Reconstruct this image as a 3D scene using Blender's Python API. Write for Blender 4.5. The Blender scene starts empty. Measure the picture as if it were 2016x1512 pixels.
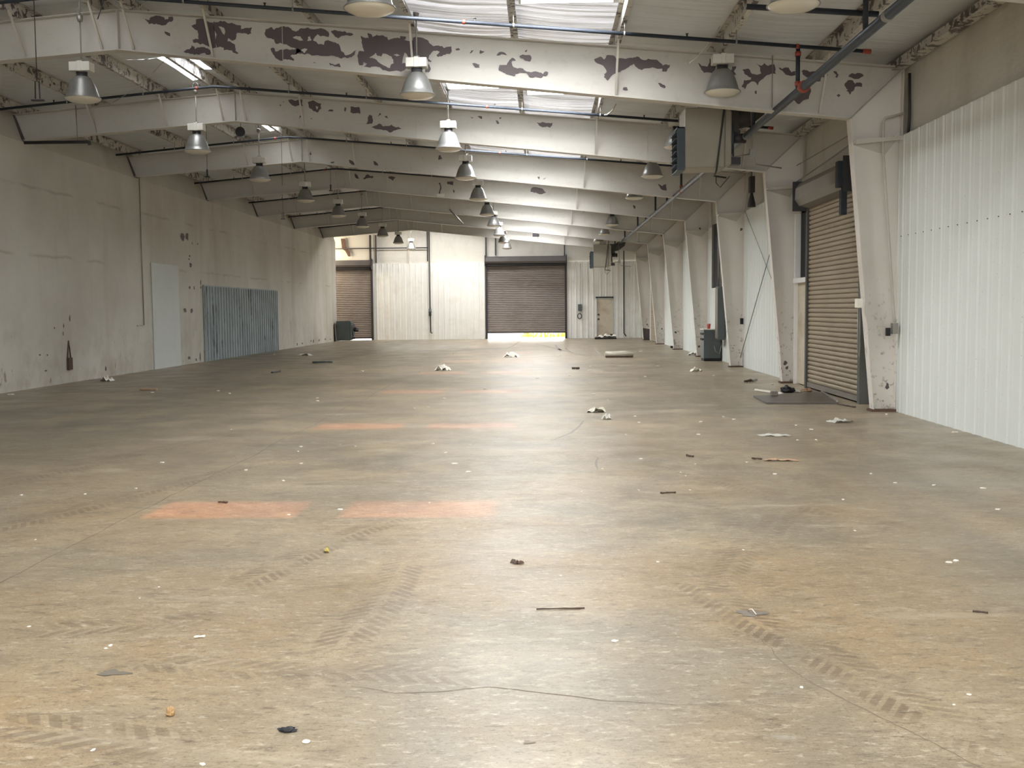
import bpy, bmesh, math, random
from mathutils import Vector, Matrix, Euler, noise
random.seed(7)
sc = bpy.context.scene
COL = sc.collection

# ------------------------------------------------------------------ camera
F = 2080.0; CX, CY = 1008.0, 756.0
VPX, VPY = 1068.0, 608.0
ROLL = 0.007
CAM = Vector((0, 0, 1.6))
Yc = Vector((VPX - CX, CY - VPY, -F)).normalized()
_cr, _sr = math.cos(ROLL), math.sin(ROLL)
Xc = Vector((_cr, _sr, ((VPX - CX) * _cr + (CY - VPY) * _sr) / F)).normalized()
Zc = Xc.cross(Yc)
M = Matrix((Xc, Yc, Zc)).transposed()          # world -> camera
cd = bpy.data.cameras.new('camera')
cam = bpy.data.objects.new('camera', cd)
COL.objects.link(cam)
cam.matrix_world = Matrix.Translation(CAM) @ M.transposed().to_4x4()
cd.sensor_fit = 'HORIZONTAL'; cd.sensor_width = 36.0; cd.lens = F / 2016 * 36.0
cd.clip_end = 500
sc.camera = cam

# ------------------------------------------------------------------ light
sc.view_settings.view_transform = 'Standard'
sc.view_settings.look = 'None'
sc.view_settings.gamma = 1.0
sc.view_settings.use_curve_mapping = False
sc.view_settings.exposure = 0.66
w = bpy.data.worlds.new('daylight'); sc.world = w; w.use_nodes = True
bg = w.node_tree.nodes['Background']
bg.inputs[0].default_value = (0.93, 0.97, 1.0, 1); bg.inputs[1].default_value = 5.0
sc.cycles.use_denoising = True
sc.cycles.max_bounces = 8
sc.cycles.diffuse_bounces = 5
sc.cycles.glossy_bounces = 3
sc.cycles.transmission_bounces = 4
sc.cycles.sample_clamp_indirect = 6.0
sc.cycles.caustics_reflective = False
sc.cycles.caustics_refractive = False

B = 6.1
FY = [10.1 + B * k for k in range(8)]           # steel frames along the hall
FAR = 57.0
XR, XL = 5.34, -10.90
RIDGE = -6.4
def zt(x): return 6.17 - 0.088 * abs(x - RIDGE)     # underside of the purlins / top of rafters
def zs(x): return zt(x) + 0.2                      # roof lining

def lamp_area(name, loc, rot, sx, sy, power, col):
    l = bpy.data.lights.new(name, 'AREA'); l.shape = 'RECTANGLE'; l.size = sx; l.size_y = sy
    l.energy = power; l.color = col
    o = bpy.data.objects.new(name, l); COL.objects.link(o); o.location = loc; o.rotation_euler = rot
    return o
sun = bpy.data.lights.new('sun', 'SUN'); sun.energy = 1.7; sun.angle = 0.014; sun.color = (1.0, 0.22, 0.07)
so = bpy.data.objects.new('sun', sun); COL.objects.link(so)
so.rotation_euler = Vector((-1.40, 0.25, -6.0)).to_track_quat('-Z', 'Y').to_euler()
SLY = [20.0 + B * k for k in range(-5, 6)]       # daylight slots in the roof, near edge of each
SLOT = [(-1.78, -0.54), (-0.26, 0.98)]
SKY = (0.97, 0.985, 1.0)
for k, y in enumerate(SLY):
    for (a, b) in SLOT:
        xm = (a + b) / 2
        lamp_area('skylight_daylight', (xm, y + 0.35, zs(xm) + 0.12), (0, 0, 0), b - a, 0.7, 128 if y < 32 else 150, SKY)
RV = [(-7.05, -6.72), (-6.6, -6.25)]
for y in (1.3, 7.4, 13.5, 19.6, 25.7):  # openings nearest the camera are unseen, added to help light the hall
    lamp_area('ridge_daylight', (-6.65, y + 1.0, zs(-6.65) + 0.16), (0, 0, 0), 0.8, 2.0, 14 if y < 14 else 30, SKY)
lamp_area('end_bay_fill', (-2.6, 54.3, 6.22), (0, 0, 0), 11.0, 0.8, 560, (1.0, 0.985, 0.96))  # fill lamp added above the hidden last bay to brighten the far wall
# lamps added for assumed, unseen light behind the camera and beyond the end of the left wall
lamp_area('assumed_rear_light', (-1.5, -8.8, 2.1), (math.radians(90), 0, 0), 9.0, 4.0, 100, (1.0, 0.985, 0.95))  # added lamp; the opening behind the camera is assumed
lamp_area('assumed_side_bay_light', (-13.2, 55.6, 4.6), (0, math.radians(-70), 0), 1.6, 2.0, 260, (1.0, 0.84, 0.62))  # added warm lamp inside the closed, unseen bay; its source is assumed
# daylight pressing in under the far roller door
lamp_area('far_door_daylight', (-0.9, FAR + 0.25, 0.16), (math.radians(-90), 0, 0), 4.1, 0.28, 60, (1, 1, 0.97))

# ------------------------------------------------------------------ materials
def s2l(c):
    return tuple(((v / 255) / 12.92 if v / 255 <= 0.04045 else ((v / 255 + 0.055) / 1.055) ** 2.4) for v in c) + (1,)
class NT:
    def __init__(s, name):
        s.m = bpy.data.materials.new(name); s.m.use_nodes = True
        s.t = s.m.node_tree; s.n = s.t.nodes; s.b = s.n['Principled BSDF']; s.pos = None
    def P(s):
        if not s.pos: s.pos = s.n.new('ShaderNodeNewGeometry').outputs['Position']
        return s.pos
    def L(s, a, b): s.t.links.new(a, b)
    def map(s, scale=(1, 1, 1), loc=(0, 0, 0), rot=(0, 0, 0)):
        q = s.n.new('ShaderNodeMapping'); q.inputs['Scale'].default_value = scale; q.inputs['Location'].default_value = loc
        q.inputs['Rotation'].default_value = rot
        s.L(s.P(), q.inputs[0]); return q.outputs[0]
    def noise(s, scale=1, detail=4, rough=.55, vec=None, dist=0):
        q = s.n.new('ShaderNodeTexNoise'); q.inputs['Scale'].default_value = scale; q.inputs['Detail'].default_value = detail
        q.inputs['Roughness'].default_value = rough; q.inputs['Distortion'].default_value = dist
        s.L(vec if vec is not None else s.P(), q.inputs['Vector']); return q.outputs['Fac']
    def math(s, op, a, b=None, c=None, clamp=False):
        q = s.n.new('ShaderNodeMath'); q.operation = op; q.use_clamp = clamp
        for i, v in enumerate((a, b, c)):
            if v is None: continue
            if isinstance(v, (int, float)): q.inputs[i].default_value = v
            else: s.L(v, q.inputs[i])
        return q.outputs[0]
    def ramp(s, f, lo, hi, a=0.0, b=1.0):
        q = s.n.new('ShaderNodeMapRange'); q.inputs[1].default_value = lo; q.inputs[2].default_value = hi
        q.inputs[3].default_value = a; q.inputs[4].default_value = b; q.clamp = True
        s.L(f, q.inputs[0]); return q.outputs[0]
    def mix(s, f, a, b):
        q = s.n.new('ShaderNodeMix'); q.data_type = 'RGBA'
        if isinstance(f, (int, float)): q.inputs[0].default_value = f
        else: s.L(f, q.inputs[0])
        for i, v in ((6, a), (7, b)):
            if isinstance(v, tuple): q.inputs[i].default_value = v
            else: s.L(v, q.inputs[i])
        return q.outputs[2]
    def sep(s):
        q = s.n.new('ShaderNodeSeparateXYZ'); s.L(s.P(), q.inputs[0]); return q.outputs
    def bump(s, h, strength=.3, dist=.02):
        q = s.n.new('ShaderNodeBump'); q.inputs['Strength'].default_value = strength; q.inputs['Distance'].default_value = dist
        s.L(h, q.inputs['Height']); s.L(q.outputs[0], s.b.inputs['Normal'])
    def out(s, col, rough=.6, metal=0.0, spec=.5):
        if isinstance(col, tuple): s.b.inputs['Base Color'].default_value = col
        else: s.L(col, s.b.inputs['Base Color'])
        if isinstance(rough, (int, float)): s.b.inputs['Roughness'].default_value = rough
        else: s.L(rough, s.b.inputs['Roughness'])
        s.b.inputs['Metallic'].default_value = metal
        s.b.inputs['Specular IOR Level'].default_value = spec
        return s.m
def paint(name, col, stain=None, amt=.35, scale=1.2, rough=.6, metal=0.0, peel=None, bump=0.15, peel_lo=.62):
    m = NT(name); c = s2l(col); st = s2l(stain) if stain else tuple(v * .75 for v in c[:3]) + (1,)
    n = m.noise(scale, 6, .6); f = m.ramp(n, .42, .75, 0, amt)
    n2 = m.noise(scale * 9, 5, .65); f2 = m.ramp(n2, .56, .72, 0, amt * .8)
    k = m.mix(f, c, st); k = m.mix(f2, k, st)
    if peel:
        p = m.noise(5.2, 6, .7, dist=.6); k = m.mix(m.ramp(p, peel_lo, peel_lo + .015), k, s2l(peel))
    if bump: m.bump(n2, bump, .01)
    return m.out(k, rough, metal)
M_ = {}
M_['cream'] = paint('cream_steel_paint', (196, 191, 181), (160, 151, 138), .3, .8, .5)
M_['cream_web'] = (lambda m: (m.bump(m.noise(.9, 3, .5, vec=m.map((.5, 1, 2.6))), .5, .05),
    m.out(m.mix(m.ramp(m.noise(7, 6, .65), .55, .75, 0, .25), m.mix(m.ramp(m.noise(.7, 4), .4, .7, 0, .3), s2l((196, 192, 184)), s2l((174, 168, 158))), s2l((148, 140, 128))), .48))[1])(NT('cream_web_paint'))
M_['cream_worn'] = (lambda m: m.out(m.mix(m.ramp(m.math('MULTIPLY', m.ramp(m.noise(9, 6, .7), .54, .66), m.ramp(m.sep()[2], 2.6, .1, .03, 1)), .12, .8, 0, .8),
    m.mix(m.ramp(m.noise(1.1, 5), .4, .7, 0, .35), s2l((222, 217, 209)), s2l((198, 190, 179))), s2l((120, 98, 82))), .5))(NT('worn_cream_column_paint'))
M_['peeled'] = NT('bare_primer_and_gap_shade').out(s2l((88, 78, 80)), .6)  # also colours the painted gap shadow at the left rafter ends
M_['purlin'] = paint('peeling_purlin_paint', (196, 192, 184), (154, 147, 136), .4, 1.5, .5, peel=(84, 74, 74), peel_lo=.53)
M_['rust'] = paint('rust', (96, 72, 60), (64, 48, 42), .7, 6, .8)
M_['white_metal'] = (lambda m: (m.out(m.mix(m.ramp(m.noise(40, 2), .7, .74, 0, .5), m.mix(m.ramp(m.noise(.6, 5), .4, .75, 0, .25), s2l((226, 230, 226)), s2l((206, 210, 205))), s2l((120, 110, 100))), .5)))(NT('white_wall_sheet'))
M_['far_white'] = (lambda m: (m.out(m.mix(m.ramp(m.noise(2.2, 6), .5, .8, 0, .4), s2l((236, 235, 230)), s2l((206, 200, 188))), .4)))(NT('far_wall_sheet'))
M_['blue_metal'] = (lambda m: m.out(m.mix(m.ramp(m.noise(1.6, 6, .7, vec=m.map((1, 3.4, .35))), .57, .62, 0, .8), m.mix(m.ramp(m.noise(1.2, 5), .35, .7), s2l((150, 160, 162)), s2l((128, 138, 140))), s2l((84, 90, 94))), .5))(NT('blue_grey_sheet'))
M_['insul'] = (lambda m: (m.bump(m.noise(1.1, 5, .6, vec=m.map((1, .8, 1.6))), .6, .06),
    m.out(m.mix(m.ramp(m.noise(.9, 6, .65, vec=m.map((1, 1, .45))), .5, .72, 0, .55), s2l((206, 202, 193)), s2l((172, 165, 153))), .5))[1])(NT('stained_wall_insulation'))
def _roof():
    m = NT('roof_lining_foil')
    v = m.map((.25, 6.5, .25)); n = m.noise(1.0, 3, .5, vec=v, dist=.4)
    n2 = m.noise(1.3, 4, .55)
    m.bump(n, .9, .035)
    return m.out(m.mix(m.ramp(n2, .4, .7, 0, .4), s2l((218, 222, 226)), s2l((194, 197, 198))), .36, .1)
M_['roof'] = _roof()
def _film():
    m = NT('translucent_roof_film')
    n = m.noise(1.0, 4, .6, vec=m.map((.3, 8.0, .3)), dist=.5); m.bump(n, 1.0, .05)
    m.out(m.mix(m.ramp(n, .35, .65), s2l((214, 214, 210)), s2l((170, 170, 166))), .22, .3)
    tr = m.n.new('ShaderNodeBsdfTranslucent'); tr.inputs[0].default_value = (.9, .93, .95, 1)
    mx = m.n.new('ShaderNodeMixShader'); m.L(m.ramp(n, .36, .64, .01, .11), mx.inputs[0])
    m.L(m.b.outputs[0], mx.inputs[1]); m.L(tr.outputs[0], mx.inputs[2]); m.L(mx.outputs[0], m.n['Material Output'].inputs[0])
    return m.m
M_['film'] = _film()
def _leftwall():
    m = NT('left_wall_plaster'); x, y, z = m.sep()
    big = m.noise(.35, 5, .6); mid = m.noise(1.6, 6, .65)
    c = m.mix(m.ramp(big, .38, .66), s2l((200, 197, 188)), s2l((182, 177, 167)))
    c = m.mix(m.ramp(m.noise(.6, 4, .6, vec=m.map((1, 1.6, .25))), .5, .75, 0, .55), c, s2l((164, 156, 138)))
    low = m.ramp(z, 2.3, .1)
    c = m.mix(m.math('MULTIPLY', low, m.ramp(mid, .45, .7, 0, .5)), c, s2l((150, 136, 116)))
    sc1 = m.noise(2.6, 7, .72, vec=m.map((1, 1.5, .7)))
    c = m.mix(m.math('MULTIPLY', m.ramp(z, 2.0, .2), m.ramp(sc1, .63, .67, 0, .75)), c, s2l((112, 94, 78)))
    for h in (4.3, 2.85):
        wob = m.math('ADD', z, m.math('MULTIPLY', m.noise(1.4, 5, .6), .16))
        d = m.math('ABSOLUTE', m.math('SUBTRACT', wob, h + .08))
        c = m.mix(m.math('MULTIPLY', m.ramp(d, .05, .0), m.ramp(m.noise(.9, 3), .45, .6, 0, .45)), c, s2l((132, 122, 106)))
    m.bump(mid, .25, .02)
    return m.out(c, .75)
M_['leftwall'] = _leftwall()
M_['white_patch'] = paint('pale_patch_board', (198, 202, 200), (176, 180, 176), .3, 1.5, .6)
M_['slat'] = paint('roller_slat_brown', (158, 144, 122), (128, 114, 98), .4, 1.2, .5, .1)
M_['slat_far'] = paint('roller_slat_grey', (146, 138, 134), (116, 104, 98), .45, 1.0, .42, .2)
M_['hood'] = paint('hood_grey', (128, 122, 112), (96, 90, 82), .4, 2, .55, .1)
M_['hood_dark'] = paint('hood_dark_grey', (98, 94, 94), (76, 72, 72), .4, 2, .5, .2)
M_['dark'] = paint('dark_steel', (52, 50, 52), (38, 36, 38), .4, 3, .5)
M_['jamb'] = paint('dark_green_grey_jamb', (86, 86, 80), (64, 62, 58), .4, 3, .6)
M_['black'] = NT('black_void').out(s2l((24, 24, 28)), .7)
M_['pipe'] = paint('blue_black_pipe', (34, 40, 50), (46, 50, 58), .3, 3, .6, 0)
M_['main'] = paint('grey_main_pipe', (66, 72, 78), (48, 52, 58), .4, 3, .4, .2)
M_['red'] = paint('red_coupling', (150, 62, 44), (110, 46, 36), .3, 8, .5)
M_['galv'] = paint('galvanised', (150, 148, 142), (120, 116, 110), .4, 5, .4, .5)
M_['alu'] = paint('spun_aluminium_shade', (150, 150, 148), (118, 118, 116), .4, 6, .36, .55)
M_['lens'] = NT('prismatic_lens').out(s2l((206, 200, 184)), .25)
M_['ballast'] = paint('ballast_white', (214, 212, 204), (180, 176, 166), .3, 6, .5)
M_['heater'] = paint('heater_grey', (158, 152, 138), (134, 126, 112), .35, 2, .4, .15)
M_['heater_blue'] = paint('heater_blue_louver', (62, 72, 80), (46, 54, 60), .4, 3, .45)
M_['flue'] = paint('sooty_flue', (78, 72, 66), (56, 50, 46), .5, 5, .6, .3)
M_['elec'] = paint('grey_green_cabinet', (84, 92, 92), (66, 72, 72), .35, 3, .5)
M_['wood'] = paint('raw_wood', (172, 142, 114), (128, 102, 80), .5, 8, .7)
M_['darkwood'] = paint('dark_wood', (84, 66, 54), (54, 42, 36), .5, 12, .8)
M_['paper'] = NT('white_paper').out(s2l((232, 228, 216)), .7)
M_['plastic'] = (lambda m: (m.b.inputs['Alpha'].__setattr__('default_value', .82), m.out(s2l((206, 204, 194)), .3))[1])(NT('clear_plastic_film'))
M_['plate'] = paint('black_steel_plate', (78, 72, 66), (112, 104, 94), .5, 2.5, .35, .3)
M_['doorleaf'] = paint('dirty_door_leaf', (206, 196, 176), (140, 112, 88), .6, 1.8, .5)
M_['yellow'] = paint('dry_leaf', (190, 170, 90), (140, 120, 60), .5, 20, .7)
M_['tan'] = paint('tan_crumb', (186, 154, 108), (150, 112, 74), .5, 30, .7)
M_['beigebox'] = paint('beige_box', (190, 184, 166), (150, 142, 124), .4, 5, .5)
M_['outside'] = paint('outside_concrete', (225, 222, 214), (200, 196, 186), .4, 1, .8)
M_['weeds'] = paint('weeds', (190, 196, 60), (120, 150, 40), .6, 3, .9)
M_['redplastic'] = NT('red_plastic').out(s2l((190, 84, 66)), .5)
M_['stain_dark'] = NT('dark_oil_mark').out(s2l((112, 104, 92)), .5)
M_['crack'] = NT('floor_crack').out(s2l((126, 112, 96)), .8)
M_['skid'] = NT('skid_mark').out(s2l((132, 120, 106)), .7)

def _floor():
    m = NT('worn_concrete_floor'); x, y, z = m.sep()
    big = m.noise(.16, 4, .55, dist=.3); mid = m.noise(.8, 6, .62, dist=.5); fine = m.noise(7, 6, .7); vf = m.noise(34, 5, .7)
    a, b, c3 = s2l((146, 132, 109)), s2l((123, 114, 98)), s2l((162, 146, 119))
    c = m.mix(m.ramp(big, .36, .62), a, b)
    c = m.mix(m.ramp(mid, .46, .66, 0, .8), c, c3)
    brown = m.math('MULTIPLY', m.ramp(m.noise(.5, 5, .6, vec=m.map((1, 1, 1), (5, 3, 0))), .44, .62, 0, .75), m.ramp(y, 13, 5, .08, 1))
    c = m.mix(brown, c, s2l((156, 132, 98)))
    st = m.map((1, 2.6, 1), rot=(0, 0, .25)); st2 = m.map((1, 2.4, 1), (7, 3, 0), rot=(0, 0, -.35))
    c = m.mix(m.ramp(m.noise(2.6, 8, .74, vec=st, dist=.6), .52, .66, 0, .6), c, s2l((110, 97, 80)))
    c = m.mix(m.ramp(m.noise(3.2, 8, .74, vec=st2, dist=.6), .54, .66, 0, .5), c, s2l((178, 164, 140)))
    c = m.mix(m.ramp(m.noise(9, 8, .78, vec=st), .54, .64, 0, .8), c, s2l((92, 79, 64)))
    c = m.mix(m.ramp(m.noise(13, 6, .75, vec=st2), .55, .64, 0, .6), c, s2l((192, 181, 160)))
    c = m.mix(m.ramp(m.noise(42, 6, .75, vec=m.map((1, 1.8, 1))), .53, .64, 0, .6), c, s2l((80, 69, 56)))
    c = m.mix(m.ramp(m.noise(60, 4, .7, vec=m.map((1.8, 1, 1), (3, 3, 3))), .58, .66, 0, .5), c, s2l((72, 62, 54)))
    c = m.mix(m.ramp(m.noise(1.9, 8, .7, vec=m.map((1, 1, 1), (31, 5, 0)), dist=1.2), .64, .72, 0, .5), c, s2l((158, 154, 146)))
    # tyre traffic lanes: greyer, darker
    lane = m.math('ABSOLUTE', m.math('ADD', x, 7.6))
    c = m.mix(m.math('MULTIPLY', m.ramp(lane, 3.2, .8, 0, 1), m.ramp(m.noise(.5, 5, .6, vec=m.map((2.5, .25, 1))), .35, .65, .1, .55)), c, s2l((92, 87, 77)))
    lane2 = m.math('ABSOLUTE', m.math('SUBTRACT', x, 3.3))
    c = m.mix(m.math('MULTIPLY', m.ramp(lane2, 1.9, .4, 0, 1), m.ramp(m.noise(.6, 5, .6, vec=m.map((2.0, .3, 1))), .35, .65, .0, .5)), c, s2l((98, 91, 79)))
    c = m.mix(m.math('MULTIPLY', m.ramp(m.noise(1.0, 6, .65, vec=m.map((.5, 1.6, 1), (3, 8, 0)), dist=.5), .56, .7), m.ramp(y, 9, 20, .15, .6)), c, s2l((92, 86, 76)))
    c = m.mix(m.ramp(m.noise(.9, 6, .65, vec=m.map((.35, 1.9, 1), (13, 8, 0)), dist=.6), .6, .72, 0, .5), c, s2l((176, 165, 144)))
    # chevron tyre prints
    def track(x0, y0, x1, y1, wd, amt, freq=9.0, slant=1.0, sx=1):
        nonlocal c
        dx, dy = x1 - x0, y1 - y0; Ln = math.hypot(dx, dy); ux, uy = dx / Ln, dy / Ln
        px = m.math('SUBTRACT', x, x0); py = m.math('SUBTRACT', y, y0)
        u = m.math('ADD', m.math('MULTIPLY', px, ux), m.math('MULTIPLY', py, uy))
        v = m.math('ADD', m.math('MULTIPLY', px, -uy), m.math('MULTIPLY', py, ux))
        v = m.math('ADD', v, m.math('MULTIPLY', m.math('SUBTRACT', m.noise(.45, 2), .5), .35))
        av = m.math('ABSOLUTE', v)
        ph = m.math('FRACT', m.math('MULTIPLY', m.math('ADD', m.math('ADD', u, m.math('MULTIPLY', av, slant)), m.math('MULTIPLY', m.math('GREATER_THAN', v, 0.0), .5 / freq)), freq))
        tri = m.math('ABSOLUTE', m.math('SUBTRACT', ph, .5))
        f = m.ramp(tri, .16, .24)
        f = m.math('MULTIPLY', f, m.ramp(av, wd, wd * .85))
        f = m.math('MULTIPLY', f, m.ramp(av, .015, .03))
        f = m.math('MULTIPLY', f, m.math('MULTIPLY', m.ramp(u, 0, .3), m.ramp(u, Ln, Ln - .3)))
        f = m.math('MULTIPLY', f, m.ramp(m.noise(2.2, 4, .6), .42, .56, .12, 1))
        c = m.mix(m.math('MULTIPLY', f, amt * .8), c, s2l((98, 82, 66)))
    track(1.70, 3.6, .80, 6.2, .15, .7, 13, .9)
    track(.95, 6.0, 2.1, 8.6, .13, .5, 13, .9)
    track(.2, 4.45, -2.3, 4.75, .13, .55, 11, .9)
    track(-1.2, 3.75, -2.6, 4.1, .14, .6, 10, -.9)
    track(-.95, 4.6, -.85, 6.9, .15, .7, 13, .9)
    track(-1.85, 5.9, -1.1, 8.2, .15, .65, 13, .9)
    track(-5.6, 8.0, -4.0, 14, .18, .6, 12, .9)
    track(-4.4, 6.9, -2.6, 12, .16, .6, 12, .9)
    track(2.6, 7.4, 1.1, 11.0, .16, .5, 12, .9)
    track(-3.2, 5.1, -1.6, 5.4, .14, .5, 10, .9)
    m.bump(m.noise(18, 5, .7), .12, .01)
    r = m.ramp(m.noise(1.2, 6, .6), .35, .7, .30, .50)
    return m.out(c, r, 0, .45)
M_['floor'] = _floor()

# ------------------------------------------------------------------ mesh builder
class MB:
    def __init__(s): s.bm = bmesh.new(); s.mi = 0
    def _f(s, vs):
        try: f = s.bm.faces.new(vs); f.material_index = s.mi; return f
        except ValueError: return None
    def box(s, x0, x1, y0, y1, z0, z1, mat=None):
        c = [(x0, y0, z0), (x1, y0, z0), (x1, y1, z0), (x0, y1, z0), (x0, y0, z1), (x1, y0, z1), (x1, y1, z1), (x0, y1, z1)]
        v = [s.bm.verts.new(mat @ Vector(p) if mat else p) for p in c]
        for q in ((3, 2, 1, 0), (4, 5, 6, 7), (0, 1, 5, 4), (1, 2, 6, 5), (2, 3, 7, 6), (3, 0, 4, 7)): s._f([v[i] for i in q])
        return s
    def bar(s, a, b, wx, wz, up=(0, 0, 1)):
        a, b = Vector(a), Vector(b); d = (b - a); L = d.length
        q = d.to_track_quat('Y', 'Z').to_matrix().to_4x4()
        return s.box(-wx / 2, wx / 2, 0, L, -wz / 2, wz / 2, Matrix.Translation(a) @ q)
    def tube(s, pts, r, n=10, cap=True, closed=False):
        P = [Vector(p) for p in pts]; rings = []
        rr = r if isinstance(r, (list, tuple)) else [r] * len(P)
        pr = None
        for i, p in enumerate(P):
            if closed: d = P[(i + 1) % len(P)] - P[i - 1]
            else: d = (P[min(i + 1, len(P) - 1)] - P[max(i - 1, 0)])
            d.normalize()
            if pr is None: e1 = d.orthogonal().normalized()
            else: e1 = (pr - d * pr.dot(d)).normalized()
            pr = e1; e2 = d.cross(e1)
            rings.append([s.bm.verts.new(p + (e1 * math.cos(t) + e2 * math.sin(t)) * rr[i]) for t in [2 * math.pi * k / n for k in range(n)]])
        R = len(rings)
        for i in range(R if closed else R - 1):
            A, Bq = rings[i], rings[(i + 1) % R]
            for k in range(n):
                f = s._f([A[k], A[(k + 1) % n], Bq[(k + 1) % n], Bq[k]])
                if f: f.smooth = True
        if cap and not closed: s._f(rings[0][::-1]); s._f(rings[-1])
        return s
    def lathe(s, prof, c=(0, 0, 0), n=28, smooth=True):
        rings = []
        for (r, z) in prof:
            if r < 1e-5: rings.append([s.bm.verts.new((c[0], c[1], c[2] + z))])
            else: rings.append([s.bm.verts.new((c[0] + r * math.cos(2 * math.pi * k / n), c[1] + r * math.sin(2 * math.pi * k / n), c[2] + z)) for k in range(n)])
        for A, Bq in zip(rings, rings[1:]):
            for k in range(n):
                k2 = (k + 1) % n
                q = [A[k % len(A)], A[k2 % len(A)], Bq[k2 % len(Bq)], Bq[k % len(Bq)]]
                u = []
                for v in q:
                    if v not in u: u.append(v)
                if len(u) > 2:
                    f = s._f(u)
                    if f: f.smooth = smooth
        return s
    def prism(s, poly, axis, a, b):
        """extrude a 2-D outline along an axis: 'y' takes (x, z), 'x' takes (y, z), 'z' takes (x, y)"""
        def P(p, t): return (p[0], t, p[1]) if axis == 'y' else ((t, p[0], p[1]) if axis == 'x' else (p[0], p[1], t))
        A = [s.bm.verts.new(P(p, a)) for p in poly]; C = [s.bm.verts.new(P(p, b)) for p in poly]
        s._f(A); s._f(C[::-1])
        for i in range(len(poly)):
            j = (i + 1) % len(poly); s._f([A[j], A[i], C[i], C[j]])
        return s
    def sheet(s, poly3, smooth=False):
        f = s._f([s.bm.verts.new(p) for p in poly3]); return s
    def grid(s, fn, nu, nv, smooth=True):
        g = [[s.bm.verts.new(fn(i / nu, j / nv)) for j in range(nv + 1)] for i in range(nu + 1)]
        for i in range(nu):
            for j in range(nv):
                f = s._f([g[i][j], g[i + 1][j], g[i + 1][j + 1], g[i][j + 1]])
                if f: f.smooth = smooth
        return s
    def build(s, name, mats, parent=None, fix=True, bevel=0):
        if fix: bmesh.ops.recalc_face_normals(s.bm, faces=s.bm.faces)
        me = bpy.data.meshes.new(name); s.bm.to_mesh(me); s.bm.free()
        for k in (mats if isinstance(mats, (list, tuple)) else [mats]): me.materials.append(M_[k])
        o = bpy.data.objects.new(name, me); COL.objects.link(o)
        if parent is not None: o.parent = parent
        if bevel:
            b = o.modifiers.new('bevel', 'BEVEL'); b.width = bevel; b.segments = 2; b.limit_method = 'ANGLE'
        return o
def tag(o, label=None, cat=None, group=None, kind=None):
    if label: o['label'] = label
    if cat: o['category'] = cat
    if group: o['group'] = group
    if kind: o['kind'] = kind
    return o
def thing(name, label, cat, loc=(0, 0, 0), group=None, rz=0):
    o = bpy.data.objects.new(name, None); COL.objects.link(o); o.location = loc; o.rotation_euler = (0, 0, rz)
    o.empty_display_size = .2
    return tag(o, label, cat, group)
def struct(o): o['kind'] = 'structure'; return o
def dup(root, loc, rz=None):
    r = root.copy(); COL.objects.link(r); r.location = loc
    if rz is not None: r.rotation_euler = (0, 0, rz)
    for ch in list(root.children):
        c = ch.copy(); COL.objects.link(c); c.parent = r
        for g in list(ch.children):
            d = g.copy(); COL.objects.link(d); d.parent = c
    return r
# a sight line through a photo pixel met with a plane of the place: how positions were measured
def ray(px, py):
    return M.transposed() @ Vector((px - CX, CY - py, -F))
def on_y(px, py, Y): r = ray(px, py); t = Y / r.y; return CAM + r * t
def on_x(px, py, X): r = ray(px, py); t = X / r.x; return CAM + r * t
def on_z(px, py, Z=0.0): r = ray(px, py); t = (Z - CAM.z) / r.z; return CAM + r * t

# ------------------------------------------------------------------ floor
mb = MB()
x0, x1, y0, y1 = -16, 6.0, -9, FAR + .3
mb.sheet([(x0, y0, 0), (x1, y0, 0), (x1, y1, 0), (x0, y1, 0)])
def ribbon(mb, pts, wd, mi, z=.0012, jit=.3, seg=8, taper=True):
    """a thin mark lying on the floor along pts"""
    P = [Vector((p[0], p[1], 0)) for p in pts]; Q = []
    for a, b in zip(P, P[1:]):
        for k in range(seg): Q.append(a.lerp(b, k / seg))
    Q.append(P[-1])
    for i in range(1, len(Q) - 1):
        d = (Q[i + 1] - Q[i - 1]).length
        Q[i] += Vector((random.uniform(-1, 1), random.uniform(-1, 1), 0)) * d * jit * .25
    mb.mi = mi; L, R = [], []
    for i, p in enumerate(Q):
        d = (Q[min(i + 1, len(Q) - 1)] - Q[max(i - 1, 0)]).normalized(); n = Vector((-d.y, d.x, 0))
        ww = wd * random.uniform(.6, 1.2) * (min(1, .25 + 4 * min(i, len(Q) - 1 - i) / len(Q)) if taper else 1)
        L.append(mb.bm.verts.new((p.x + n.x * ww / 2, p.y + n.y * ww / 2, z))); R.append(mb.bm.verts.new((p.x - n.x * ww / 2, p.y - n.y * ww / 2, z)))
    for i in range(len(Q) - 1): mb._f([L[i], R[i], R[i + 1], L[i + 1]])
    mb.mi = 0
def fp(lst): return [on_z(a, b) for a, b in lst]
ribbon(mb, fp([(0, 1148), (200, 1045), (440, 925), (687, 800), (830, 730), (937, 675)]), .010, 1, seg=12, jit=.12, taper=False)   # slab joint
ribbon(mb, fp([(690, 1350), (780, 1365), (870, 1362), (960, 1352), (1080, 1365), (1200, 1380), (1440, 1392)]), .006, 1)
ribbon(mb, fp([(1480, 1240), (1560, 1320), (1600, 1345), (1690, 1390), (1790, 1440), (1930, 1510)]), .007, 1)
ribbon(mb, fp([(1093, 679), (1104, 692)]), .09, 3, taper=False, jit=.05)
ribbon(mb, fp([(1113, 685), (1123, 693)]), .07, 3, taper=False, jit=.05)
ribbon(mb, fp([(1149, 828), (1140, 840), (1125, 852), (1085, 868)]), .035, 3, jit=.05)
ribbon(mb, fp([(1175, 900), (1176, 925)]), .02, 3)
ribbon(mb, fp([(1050, 677), (1070, 680), (1110, 690), (1160, 700)]), .12, 2, jit=.08)
ribbon(mb, fp([(1150, 683), (1175, 690), (1182, 700), (1150, 708)]), .14, 2, jit=.08)
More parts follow.
